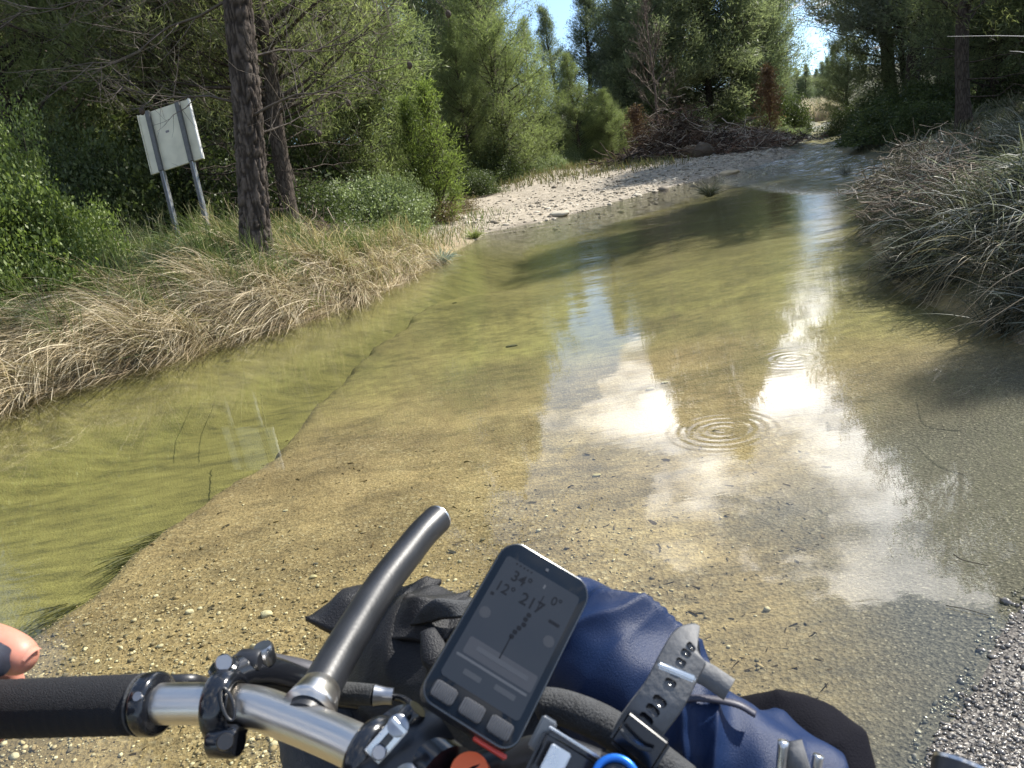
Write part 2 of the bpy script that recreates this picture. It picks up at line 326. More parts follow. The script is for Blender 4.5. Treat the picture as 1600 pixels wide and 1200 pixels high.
a_grass = np.clip(TSD / np.where(X > 2.2, .12, 1.2), 0, 1) * (1 - a_gravel) * (1 - a_road)
M_G, nt, N, L, B = mat('riverbed_and_ground')
def attr(n):
    a = N.new('ShaderNodeAttribute'); a.attribute_name = n; return a.outputs['Fac']
def rgbmix(f, a, b):
    m = N.new('ShaderNodeMix'); m.data_type = 'RGBA'; 
    for s, i in ((f, 0), (a, 6), (b, 7)):
        if isinstance(s, (tuple, float, int)): m.inputs[i].default_value = s if not isinstance(s, tuple) else (*s, 1)
        else: L.new(s, m.inputs[i])
    return m.outputs[2]
geo = N.new('ShaderNodeNewGeometry')
def noise(sc, det=5, rough=0.55, vec=None):
    n = N.new('ShaderNodeTexNoise'); n.inputs['Scale'].default_value = sc; n.inputs['Detail'].default_value = det; n.inputs['Roughness'].default_value = rough
    L.new(vec or geo.outputs['Position'], n.inputs['Vector']); return n.outputs['Fac']
def ramp(f, *st):
    r = N.new('ShaderNodeValToRGB'); e = r.color_ramp.elements
    while len(e) < len(st): e.new(0.5)
    for q, (p, c) in zip(e, st): q.position = p; q.color = (*c, 1) if isinstance(c, tuple) else (c, c, c, 1)
    L.new(f, r.inputs[0]); return r.outputs[0]
def voro(sc, out='Color', vec=None, feat='F1'):
    v = N.new('ShaderNodeTexVoronoi'); v.inputs['Scale'].default_value = sc; v.feature = feat; L.new(vec or geo.outputs['Position'], v.inputs['Vector']); return v.outputs[out]
def math_(op, a, b=None):
    m = N.new('ShaderNodeMath'); m.operation = op
    for s, i in ((a, 0), (b, 1)):
        if s is None: continue
        if isinstance(s, (int, float)): m.inputs[i].default_value = s
        else: L.new(s, m.inputs[i])
    return m.outputs[0]
v1 = voro(75); v2 = voro(190); bwv = N.new('ShaderNodeSeparateColor'); L.new(v1, bwv.inputs[0]); bw2 = N.new('ShaderNodeSeparateColor'); L.new(v2, bw2.inputs[0])
base = ramp(noise(2.2, 8, 0.65), (0.3, (0.24, 0.155, 0.065)), (0.5, (0.36, 0.25, 0.12)), (0.72, (0.50, 0.37, 0.19)))
peb = ramp(bwv.outputs[0], (0.0, (0.14, 0.09, 0.04)), (0.35, (0.27, 0.185, 0.09)), (0.8, (0.36, 0.26, 0.13)), (1.0, (0.62, 0.52, 0.36)))
pf = math_('MULTIPLY', ramp(noise(1.3, 4), (0.38, 0.15), (0.62, 0.9)), 0.75)
c_bed = rgbmix(pf, base, peb)
c_bed = rgbmix(0.3, c_bed, ramp(bw2.outputs[1], (0.0, (0.12, 0.085, 0.04)), (1.0, (0.48, 0.37, 0.21))))
silt = ramp(noise(1.6, 9, 0.7), (0.32, (0.20, 0.165, 0.055)), (0.5, (0.34, 0.285, 0.11)), (0.68, (0.44, 0.38, 0.13)))
blot = ramp(noise(9, 9, 0.75), (0.42, (0.10, 0.09, 0.03)), (0.6, (0.40, 0.36, 0.12)))
c_mid = rgbmix(0.35, silt, blot)
mpa = N.new('ShaderNodeMapping'); mpa.inputs['Rotation'].default_value = (0, 0, 0.45); mpa.inputs['Scale'].default_value = (0.5, 1.6, 1); L.new(geo.outputs['Position'], mpa.inputs[0])
alg = ramp(noise(6, 10, 0.75, mpa.outputs[0]), (0.34, (0.10, 0.090, 0.028)), (0.5, (0.215, 0.190, 0.058)), (0.68, (0.32, 0.285, 0.092)))
c_all = rgbmix(attr('mid'), c_bed, c_mid)
mps = N.new('ShaderNodeMapping'); mps.inputs['Rotation'].default_value = (0, 0, 0.5); mps.inputs['Scale'].default_value = (0.6, 1.5, 1); L.new(geo.outputs['Position'], mps.inputs[0])
gs = N.new('ShaderNodeVectorMath'); gs.operation = 'SCALE'; L.new(c_all, gs.inputs[0]); L.new(math_('MULTIPLY', math_('MULTIPLY', ramp(noise(34, 6, .75, mps.outputs[0]), (.36, .62), (.52, 1.0), (.7, 1.12)), math_('MULTIPLY', ramp(noise(1.1, 6, .6), (.36, .72), (.58, 1.06)), ramp(noise(7, 7, .7, mps.outputs[0]), (.35, .68), (.55, 1.05)))), 1.03), gs.inputs['Scale']); c_all = gs.outputs[0]
c_all = rgbmix(attr('algae'), c_all, alg)
road = ramp(bw2.outputs[0], (0.0, (0.045, 0.040, 0.036)), (0.6, (0.10, 0.088, 0.076)), (0.95, (0.15, 0.13, 0.11)), (1.0, (0.34, 0.30, 0.25)))
c_all = rgbmix(attr('road'), c_all, road)
vg = voro(14); bg3 = N.new('ShaderNodeSeparateColor'); L.new(vg, bg3.inputs[0])
grav = ramp(bg3.outputs[0], (0.0, (0.20, 0.165, 0.12)), (0.4, (0.28, 0.24, 0.18)), (1.0, (0.37, 0.32, 0.25)))
c_all = rgbmix(attr('gravel'), c_all, grav)
soil = ramp(noise(3.5, 8, 0.7), (0.3, (0.03, 0.035, 0.014)), (0.5, (0.065, 0.068, 0.026)), (0.7, (0.12, 0.10, 0.055)))
c_all = rgbmix(attr('grassy'), c_all, soil)
sepz = N.new('ShaderNodeSeparateXYZ'); L.new(geo.outputs['Position'], sepz.inputs[0])
wetf = N.new('ShaderNodeMapRange'); L.new(sepz.outputs[2], wetf.inputs[0]); wetf.inputs[1].default_value = 0.0; wetf.inputs[2].default_value = 0.06; wetf.inputs[3].default_value = 0.72; wetf.inputs[4].default_value = 1.0
wc = N.new('ShaderNodeVectorMath'); wc.operation = 'SCALE'; L.new(c_all, wc.inputs[0]); L.new(wetf.outputs[0], wc.inputs['Scale']); L.new(wc.outputs[0], B.inputs['Base Color'])
rr = N.new('ShaderNodeMapRange'); dryr = N.new('ShaderNodeMapRange'); dryr.inputs[1].default_value = 0.0; dryr.inputs[2].default_value = 0.008; L.new(sepz.outputs[2], dryr.inputs[0]); L.new(math_('MULTIPLY', attr('road'), dryr.outputs[0]), rr.inputs[0]); rr.inputs[3].default_value = 0.85; rr.inputs[4].default_value = 0.30; L.new(rr.outputs[0], B.inputs['Roughness'])
hgt = math_('ADD', math_('MULTIPLY', voro(75, 'Distance'), 0.9), math_('MULTIPLY', voro(190, 'Distance'), 0.3))
hgt = math_('ADD', hgt, math_('MULTIPLY', noise(14, 8, .7), 0.5))
bp = N.new('ShaderNodeBump'); bp.inputs['Strength'].default_value = 0.8; bp.inputs['Distance'].default_value = 0.006; L.new(hgt, bp.inputs['Height']); L.new(bp.outputs[0], B.inputs['Normal'])
g = ob('ground', npmesh('ground', Vt, Ft, M_G, True, attrs={'algae': a_algae, 'mid': a_mid, 'road': a_road, 'gravel': a_gravel, 'grassy': a_grass})); tag(g, kind='structure')
# ------------------------------------------------------------------ water
wx = warp(-60, 75, 3, 6, 0.12, 1.05); wy = warp(-20, 130, 14, 12, 0.12, 1.04)
WX, WY = np.meshgrid(wx, wy); wxr, wyr = WX.ravel(), WY.ravel(); n1, n2 = len(wx), len(wy)
rp = np.array([PZ(*q)[:2] for q in ((1215, 256), (1265, 240), (1290, 225), (1320, 250), (1390, 268), (1250, 250), (1300, 265), (1340, 262))])
dm = np.sqrt(((wxr[:, None] - rp[:, 0]) ** 2 + ((wyr[:, None] - rp[:, 1]) * 0.5) ** 2)).min(-1)
turb = np.clip(1.25 - dm / 1.9, 0, 1) ** 1.2
far_t = np.clip((wyr - 20) / 6, 0, 1); turb = np.maximum(turb, 0.75 * far_t)
calm = np.clip((wyr - 5.0) / 10.0, 0, 1)
PW = np.stack([wxr, wyr, 0 * wxr], -1)
wz = turb * (0.030 * fbm(PW * [0.6, 1, 1], 4.0, 40, 4) + 0.02 * fbm(PW * [0.5, 1, 1], 11, 41, 2))
jj = (np.arange(n2 - 1)[:, None] * n1 + np.arange(n1 - 1)[None]).ravel(); Fw = np.stack([jj, jj + 1, jj + n1 + 1, jj + n1], -1)
M_W = bpy.data.materials.new('river_water'); M_W.use_nodes = True; nt = M_W.node_tree; N = nt.nodes; L = nt.links; N.clear()
geo = N.new('ShaderNodeNewGeometry'); outn = N.new('ShaderNodeOutputMaterial')
mpw = N.new('ShaderNodeMapping'); mpw.inputs['Rotation'].default_value = (0, 0, -0.12); mpw.inputs['Scale'].default_value = (0.45, 1.3, 1); L.new(geo.outputs['Position'], mpw.inputs[0])
big = noise(2.2, 4, 0.5, mpw.outputs[0]); fine = noise(9, 5, 0.6, mpw.outputs[0]); rip = noise(26, 3, 0.6, mpw.outputs[0])
h = math_('MULTIPLY', big, math_('ADD', math_('MULTIPLY', attr('calm'), 0.020), 0.0008))
h = math_('ADD', h, math_('MULTIPLY', fine, math_('ADD', math_('MULTIPLY', attr('calm'), 0.0036), 0.00012)))
h = math_('ADD', h, math_('MULTIPLY', noise(4.5, 6, 0.7, mpw.outputs[0]), math_('MULTIPLY', attr('turb'), 0.30)))
h = math_('ADD', h, math_('MULTIPLY', rip, math_('MULTIPLY', attr('turb'), 0.03)))
h = math_('ADD', h, math_('MULTIPLY', rip, math_('MULTIPLY', attr('calm'), 0.0012)))
for (u, v, amp, lam, rad) in ((1128, 672, 0.0007, 0.050, 0.30), (1235, 560, 0.0006, 0.055, 0.26), (270, 905, 0.0012, .035, .22), (60, 880, .0012, .05, .25)):
    p = PZ(u, v); sb = N.new('ShaderNodeVectorMath'); sb.operation = 'DISTANCE'; sb.inputs[1].default_value = tuple(p); L.new(geo.outputs['Position'], sb.inputs[0])
    sn = math_('SINE', math_('MULTIPLY', sb.outputs['Value'], 2 * PI / lam)); fo = N.new('ShaderNodeMapRange'); fo.inputs[1].default_value = 0; fo.inputs[2].default_value = rad; fo.inputs[3].default_value = 1; fo.inputs[4].default_value = 0; L.new(sb.outputs['Value'], fo.inputs[0])
    h = math_('ADD', h, math_('MULTIPLY', math_('MULTIPLY', math_('MULTIPLY', sn, fo.outputs[0]), ramp(fine, (0.35, 0.1), (0.6, 1.0))), amp * .6))
bp = N.new('ShaderNodeBump'); bp.inputs['Strength'].default_value = 1.0; bp.inputs['Distance'].default_value = 1.0; L.new(h, bp.inputs['Height'])
dtn = N.new('ShaderNodeVectorMath'); dtn.operation = 'DOT_PRODUCT'; L.new(geo.outputs['Incoming'], dtn.inputs[0]); L.new(bp.outputs[0], dtn.inputs[1])
fres = math_('ADD', math_('MULTIPLY', math_('POWER', math_('SUBTRACT', 1.0, math_('MINIMUM', math_('ABSOLUTE', dtn.outputs['Value']), 1.0)), 4.6), 0.955), 0.045)   # Schlick, the same from either side
gl = N.new('ShaderNodeBsdfGlossy'); gl.inputs['Roughness'].default_value = 0.02; L.new(bp.outputs[0], gl.inputs['Normal'])
trn = N.new('ShaderNodeBsdfTransparent'); trn.inputs[0].default_value = (0.93, 0.95, 0.86, 1)
mx = N.new('ShaderNodeMixShader'); L.new(fres, mx.inputs[0]); L.new(trn.outputs[0], mx.inputs[1]); L.new(gl.outputs[0], mx.inputs[2])
foam = N.new('ShaderNodeBsdfDiffuse'); foam.inputs[0].default_value = (0.75, 0.78, 0.8, 1)
ff = math_('MULTIPLY', ramp(noise(7, 8, 0.7, mpw.outputs[0]), (0.50, 0.0), (0.62, 0.75)), ramp(attr('turb'), (0.45, 0.0), (0.95, 1.0)))
mx2 = N.new('ShaderNodeMixShader'); L.new(ff, mx2.inputs[0]); L.new(mx.outputs[0], mx2.inputs[1]); L.new(foam.outputs[0], mx2.inputs[2]); L.new(mx2.outputs[0], outn.inputs[0])
w = ob('river_water', npmesh('river_water', np.stack([wxr, wyr, wz], -1), Fw, M_W, True, attrs={'turb': turb, 'calm': calm})); tag(w, kind='structure')
# ================================================================== vegetation
def rs(seed): return np.random.default_rng(seed)
def leaf_tris(anch, dirs, K, ln, wd, spread, rng, colA, colB, jit=0.05, up=0.0, tip=None, droop=0.0):
    """K needle sprays at every anchor"""
    n = len(anch); A = np.repeat(anch, K, 0) + rng.normal(0, jit, (n * K, 3)); D = np.repeat(dirs, K, 0)
    D = nrm(D + rng.normal(0, spread, D.shape) + np.array([0, 0, up])); Ln = ln * rng.uniform(.6, 1.25, (n * K, 1)); side = nrm(np.cross(D, rng.normal(0, 1, D.shape))) * wd * rng.uniform(.6, 1.3, (n * K, 1))
    E = A + D * Ln; E[:, 2] -= droop * Ln[:, 0]
    mid = A + D * Ln * .45
    V = np.stack([A, mid + side, E, mid - side], 1).reshape(-1, 3); b = np.arange(n * K)[:, None] * 4
    Fc = b + np.array([[0, 1, 2, 3]])
    t = np.repeat(rng.random((n, 1)), K, 0) * .7 + rng.random((n * K, 1)) * .3
    c = np.asarray(colA) * (1 - t) + np.asarray(colB) * t
    if tip is not None:
        m = rng.random((n * K, 1)) < .06; c = np.where(m, np.asarray(tip), c)
    return V, Fc, np.repeat(c, 4, 0)
def limb_set(rng, H, cb, R, prof, nl, rise=(0.1, 0.5), lean=(0, 0), side=None, sides_only=None, wob=0.25):
    """trunk line and limb lines of one tree, from its own foot"""
    nT = 14; t = np.linspace(0, 1, nT); wx_ = np.cumsum(rng.normal(0, wob * H / 100, nT)); wy_ = np.cumsum(rng.normal(0, wob * H / 100, nT)); wx_ -= wx_[0]; wy_ -= wy_[0]
    T = np.stack([lean[0] * t * H + wx_, lean[1] * t * H + wy_, t * H], -1); limbs = []
    for i in range(nl):
        f = cb + (1 - cb) * ((i + rng.random()) / nl); f = min(f, .985); z = f * H
        az = i * 2.399 + rng.normal(0, .4); o = np.array([np.interp(f, t, T[:, k]) for k in range(3)])
        u = (f - cb) / (1 - cb); ln = R * prof(u) * rng.uniform(.7, 1.15)
        if side is not None: ln *= 1 + side[2] * math.cos(az - math.atan2(side[1], side[0]))
        el = rng.uniform(*rise) + .5 * u; d = np.array([math.cos(az) * math.cos(el), math.sin(az) * math.cos(el), math.sin(el)])
        m = 6; s = np.linspace(0, 1, m)[:, None]; L_ = o + d * ln * s + np.array([0, 0, 1]) * (.12 * ln) * s ** 2 + np.cumsum(rng.normal(0, .03 * ln, (m, 3)), 0) * s
        limbs.append((L_, ln))
    return T, limbs
def subs(rng, L_, ln, n, frac=.38, start=.25, up=.15):
    out = []
    for k in range(n):
        s = start + (1 - start) * (k + rng.random()) / n; x = s * (len(L_) - 1); i = min(int(x), len(L_) - 2); p = L_[i] + (L_[i + 1] - L_[i]) * (x - i); d = nrm(L_[i + 1] - L_[i])
        q = nrm(d * .6 + rng.normal(0, .55, 3) + np.array([0, 0, up])); l = ln * frac * rng.uniform(.5, 1.2) * (1.15 - .6 * s) + .12
        m = 4; r = np.linspace(0, 1, m)[:, None]; out.append(p + q * l * r + np.array([0, 0, .15 * l]) * r ** 2 + rng.normal(0, .03 * l, (m, 3)) * r)
    return out
PROF = {'cone': lambda u: (1.03 - u) ** .8 * min(1, .5 + 3 * u), 'round': lambda u: max(.12, math.sqrt(max(0, 1 - (1.9 * u - .85) ** 2))), 'dome': lambda u: max(.15, (1 - u ** 2.2) * min(1, .65 + 1.2 * u)),
        'col': lambda u: max(.1, (1 - u ** 3) * min(1, .75 + u))}
def make_tree(seed, H, R, cb=.15, prof='cone', nl=60, nsub=8, K=9, needle=.17, wd=.012, A=(.035, .055, .02), Bc=(.10, .14, .045), tw=.10, r0=None, lean=(0, 0), side=None, spread=.75, bare=0, tuft_step=.18, rise=(0.1, .5), barkm=None, leafm=None, extra_bare=0, droop=0.0, tip=None, wob=.6, sub_fol=True):
    rng = rs(seed); T, limbs = limb_set(rng, H, cb, R, PROF[prof], nl, rise, lean, side, wob=wob)
    wood = MB(); fol = MB(); r0 = r0 or H * .016 + .02
    rad = r0 * (1 - np.linspace(0, 1, len(T))) ** .8 + .008; rad[0] *= 1.35
    V, Fc = tube_vf(T, rad, 10, False); wood.add(V, Fc, (.5, .5, .5))
    an, dr = [], []
    for L_, ln in limbs:
        V, Fc = tube_vf(L_, np.linspace(.010 + .011 * ln, .004, len(L_)), 5, False); wood.add(V, Fc)
        for q in subs(rng, L_, ln, max(3, int(nsub * (ln / R + .3)))):
            if rng.random() < .6: V, Fc = tube_vf(q, np.linspace(.006, .0025, len(q)), 3, False); wood.add(V, Fc)
            l = np.linalg.norm(q[-1] - q[0]); k = max(2, int(l / tuft_step)); s = np.linspace(.15, 1, k) * (len(q) - 1); i = np.minimum(s.astype(int), len(q) - 2); f = (s - i)[:, None]
            an.append(q[i] * (1 - f) + q[i + 1] * f); dr.append(nrm(q[i + 1] - q[i]))
        an.append(L_[-2:]); dr.append(nrm(L_[-2:] - L_[-3:-1]))
    for b in range(extra_bare):   # dead lower limbs with fine twigs
        f = rng.uniform(.06, max(cb + .15, .3)); az = rng.uniform(0, 2 * PI); ln = R * rng.uniform(.35, .9); o = np.array([np.interp(f, np.linspace(0, 1, len(T)), T[:, k]) for k in range(3)])
        d = np.array([math.cos(az), math.sin(az), rng.uniform(-.25, .35)]); s = np.linspace(0, 1, 7)[:, None]
        L_ = o + d * ln * s + np.cumsum(rng.normal(0, .03 * ln, (7, 3)), 0); V, Fc = tube_vf(L_, np.linspace(.014, .003, 7), 4, False); wood.add(V, Fc)
        for q in subs(rng, L_, ln, 7, .4, .2, -.05):
            V, Fc = tube_vf(q, np.linspace(.005, .0015, len(q)), 3, False); wood.add(V, Fc)
            for q2 in subs(rng, q, np.linalg.norm(q[-1] - q[0]), 3, .5, .3, 0): V, Fc = tube_vf(q2, np.linspace(.003, .001, len(q2)), 3, False); wood.add(V, Fc)
    an = np.concatenate(an); dr = np.concatenate(dr)
    # clumps: thin some places out, so that sky and shade show between the sprays
    keep = (fbm(an, 1.1, seed, 2) > -.30 - .2 * rng.random(len(an))); an, dr = an[keep], dr[keep]
    sh = np.clip(.5 + .45 * vnoise(an, .9, seed + 3), 0, 1)[:, None]
    V, Fc, c = leaf_tris(an, dr, K, needle, wd, spread, rng, A, Bc, tw, .15, tip, droop)
    c = c * np.repeat(.75 + .5 * sh, K * 4, 0); fol.add(V, Fc, c)
    return wood.mesh('trunk', barkm or M_BARK), fol.mesh('crown', leafm or M_NEEDLE, False), H
def plant_tree(name, meshes, x, y, z=None, rot=0.0, sc=1.0, label='', cat='tree', group=None, base=-.12, scz=None):
    z = tz(x, y) if z is None else z
    t = empty(name, (x, y, z + base)); t.rotation_euler = (0, 0, rot); t.scale = (sc, sc, scz or sc)
    ob('trunk', meshes[0], t); ob('crown', meshes[1], t); return tag(t, label, cat, group)
DG, LG = (.105, .125, .080), (.28, .31, .18)
YG = (.15, .19, .05)
PINE_TALL = make_tree(11, 15, 3.2, .03, 'cone', 150, 10, 22, .21, .015, DG, LG, .16, tuft_step=.2, r0=.13)
PINE_WIDE = make_tree(12, 12, 3.2, .04, 'dome', 130, 10, 22, .20, .015, DG, (.26, .29, .165), .15, tuft_step=.2, r0=.13)
PINE_LITE = make_tree(13, 9, 2.4, .03, 'dome', 120, 9, 19, .17, .010, (.10, .125, .055), (.27, .31, .14), .12, tuft_step=.16)
PINE_DARK = make_tree(14, 13, 3.0, .03, 'cone', 140, 10, 22, .21, .015, (.075, .095, .068), (.20, .24, .14), .16, tuft_step=.22)
PINE_YOUNG = make_tree(15, 3.4, .75, .03, 'col', 70, 6, 10, .11, .007, (.08, .11, .03), (.24, .30, .08), .07, tuft_step=.08, rise=(.4, 1.1), r0=.035)
PINE_OPEN = make_tree(16, 9, 2.9, .22, 'dome', 80, 9, 15, .14, .0065, (.09, .105, .05), (.25, .27, .125), .08, tuft_step=.13, extra_bare=13, spread=.6, r0=.13)
PINE_BLUE = make_tree(17, 11, 3.1, .22, 'dome', 130, 10, 19, .20, .0125, (.11, .125, .10), (.29, .31, .23), .14, tuft_step=.19, r0=.22)
V_ = [PINE_TALL, PINE_WIDE, PINE_LITE, PINE_DARK, PINE_YOUNG, PINE_OPEN, PINE_BLUE]
def pt(kind, u, v, D, h, rot, label, name='pine_tree', group=None, wide=1.0, dz=None):
    x, y = XYat(u, v, D); m = V_[kind]; s = h / m[2]; z = tz(x, y)
    return plant_tree(name, m, x, y, z, rot, s * wide, label, 'tree', group, scz=s)
def top_at(u, v, D): return mirror_top(u, v, D)[2]
# ---- trees across the river, middle of the photo
pt(0, 1105, 180, 43, 17.0, .3, 'tallest pine of the far bank, its top mirrored in mid water', wide=1.25)
pt(0, 1030, 200, 40, 14.3, 2.1, 'slender grey-green pine just behind the bare leafless tree', wide=1.1)
pt(0, 1066, 200, 47, 17.0, 1.9, 'tall dark pine close behind the tallest pine, to its left', wide=1.1)
pt(3, 1150, 200, 45, 14.0, 2.9, 'tall pine close behind the tallest pine, to its right', wide=1.1)
pt(3, 1000, 200, 46, 12.6, 4.9, 'dark pine filling the wood left of the leafless tree', wide=1.2)
pt(1, 1180, 200, 47, 12.0, 4.0, 'bushy pine right above the reddish brown shrub by the rapids', wide=1.0)
pt(6, 1196, 190, 56, 9.5, 1.0, 'pale pine at the edge of the sky gap, left of the river bend', wide=.95)
pt(3, 940, 220, 42, 8.6, 5.2, 'dark pine behind the gravel bar, right of the small patch of blue sky', wide=1.15)
pt(3, 872, 215, 46, 7.8, 3.3, 'dark blue-green pine directly under the small patch of blue sky', wide=1.0)
pt(2, 905, 235, 35, 4.6, .7, 'small rounded pine standing at the back of the gravel bar', wide=1.1)
pt(2, 955, 240, 35, 3.0, 2.7, 'low bushy young pine left of the driftwood pile', wide=1.5)
pt(2, 790, 240, 28, 7.4, 1.5, 'broad light green pine left of the patch of blue sky', wide=1.1)
pt(2, 838, 245, 31, 5.4, 4.4, 'pointed light green pine at the left end of the gravel bar', wide=.95)
pt(1, 762, 230, 31, 10.6, 3.3, 'pine crown directly behind the broad light green pine, a little taller', wide=.68)
pt(2, 735, 250, 27, 5.2, 3.9, 'medium green pine with a bare lower stem behind the yellow-green sapling', wide=.8)
pt(3, 700, 230, 34, 13.2, 2.2, 'dark pine filling the gap above the yellow-green sapling', wide=1.0)
pt(3, 640, 230, 30, 13.5, .1, 'dark tall pine behind the sunlit feathery pine', wide=1.0)
pt(0, 728, 230, 38, 14.5, 5.6, 'tall pine rising behind the broad light green pine', wide=.9)
pt(2, 590, 270, 19, 7.6, 5.0, 'sunlit feathery yellow-green pine right of the brown trunks', wide=1.0)
pt(2, 520, 275, 18.5, 8.6, 2.9, 'sunlit pine between the thin brown trunks and the pale shrub', wide=.9)
pt(4, 684, 285, 16.2, 2.75, 0, 'bright yellow-green pine sapling, taller of the two beside the pale shrub', 'pine_sapling', wide=1.25)
pt(4, 655, 285, 16.0, 2.5, 1.4, 'slim yellow-green pine sapling touching the right side of the pale shrub', 'pine_sapling', wide=.9)
# ---- open pines behind the sign and the big trunk
pt(5, 440, 290, 12.6, 9.0, 0.4, 'thin brown pine immediately right of the big trunk, full of dead twigs')
pt(5, 462, 300, 13.4, 8.2, 3.4, 'second thin brown pine right of the big trunk, near the pale shrub')
pt(5, 285, 200, 13.5, 10.0, 1.7, 'leaning thin pine with two stems showing above the white sign')
pt(5, 262, 200, 14.5, 9.0, 5.1, 'dark thin pine directly behind the left half of the sign')
pt(5, 150, 250, 16.0, 8.0, 2.6, 'open pine with drooping twigs in front of the blue sky at the left')
pt(2, 10, 150, 14.5, 9.0, .2, 'light green pine crown at the top left corner', wide=.9)
pt(6, 350, 260, 20, 10, .8, 'grey-green pine deep in the wood behind the big trunk')
pt(6, 235, 250, 24, 9.0, 2.8, 'pine in the shade of the wood between the sign and the leafy bush')
# ---- trees on the right bank
pt(6, 1392, 190, 37, 13.5, .6, 'grey-green pine at the left end of the right-hand wood, over the bend', wide=1.05)
pt(6, 1425, 170, 32, 13.0, 3.0, 'pine with a thick dark stem on the right bank, left of the pair', wide=1.0)
pt(6, 1475, 170, 30, 12.6, 5.0, 'thick-stemmed dark pine on the right bank, right of the pair', wide=1.05)
pt(5, 1508, 140, 18, 9.0, 1.2, 'thin dark leaning pine above the reeds on the right bank', wide=1.0)
pt(1, 1560, 130, 24, 9.0, 2.2, 'green pine behind the leaning stem on the right bank', wide=1.0)
pt(1, 1330, 195, 44, 5.2, 2.4, 'low spreading pine over the pale reeds at the river bend', wide=1.3)
for (x_, y_, h_, r_) in ((11.6, 10.6, 8.4, 1.0), (10.2, 7.6, 7.6, 2.0), (13.4, 13.8, 9.0, 3.0), (12.8, 8.6, 9.0, 4.0)):
    plant_tree('pine_tree', PINE_WIDE, x_, y_, None, r_, h_ / 12 * .9, 'pine outside the right edge whose shade falls on the right bank', 'tree', 'shading pines outside the right edge', scz=h_ / 12)
nb = XYat(1640, 150, 23)
plant_tree('pine_tree', PINE_WIDE, nb[0], nb[1], None, 1.0, 1.05, 'pine outside the right edge, mirrored at the lower right', 'tree', scz=1.05)
# ---- far wood
rng = rs(77); kinds = [0, 1, 3, 6]
spots = []
for i in range(46):
    u = rng.uniform(-120, 1010); D = rng.uniform(36, 62) if u > 600 else rng.uniform(20, 44); spots.append((u, D, rng.uniform(9.5, 13) if u < 760 else rng.uniform(8, 11.5)))
for u, D, h in spots:
    if 775 < u < 885: continue
    if 25 < u < 205: continue
    if 720 < u < 1010: h = min(h, .17 * D)
    pt(kinds[int(rng.integers(4))], u, 190, D, h, rng.uniform(0, 6), 'green pine in the dense wood behind the left bank', group='pines of the dense wood beyond the left bank')
for i in range(16):
    u = rng.uniform(1400, 1800); D = rng.uniform(28, 50); pt(kinds[int(rng.integers(4))], u, 120, D, rng.uniform(8, 12), rng.uniform(0, 6), 'green pine in the wood behind the right bank', group='pines of the wood behind the right bank')
for i in range(12):
    u = 1215 + 9 * i + rng.normal(0, 3); D = rng.uniform(95, 125); pt(3, u, 160, D, rng.uniform(4.0, 5.2), rng.uniform(0, 6), 'dark distant pine on the hill closing the river valley', group='distant pines on the hill at the bend', wide=1.3)
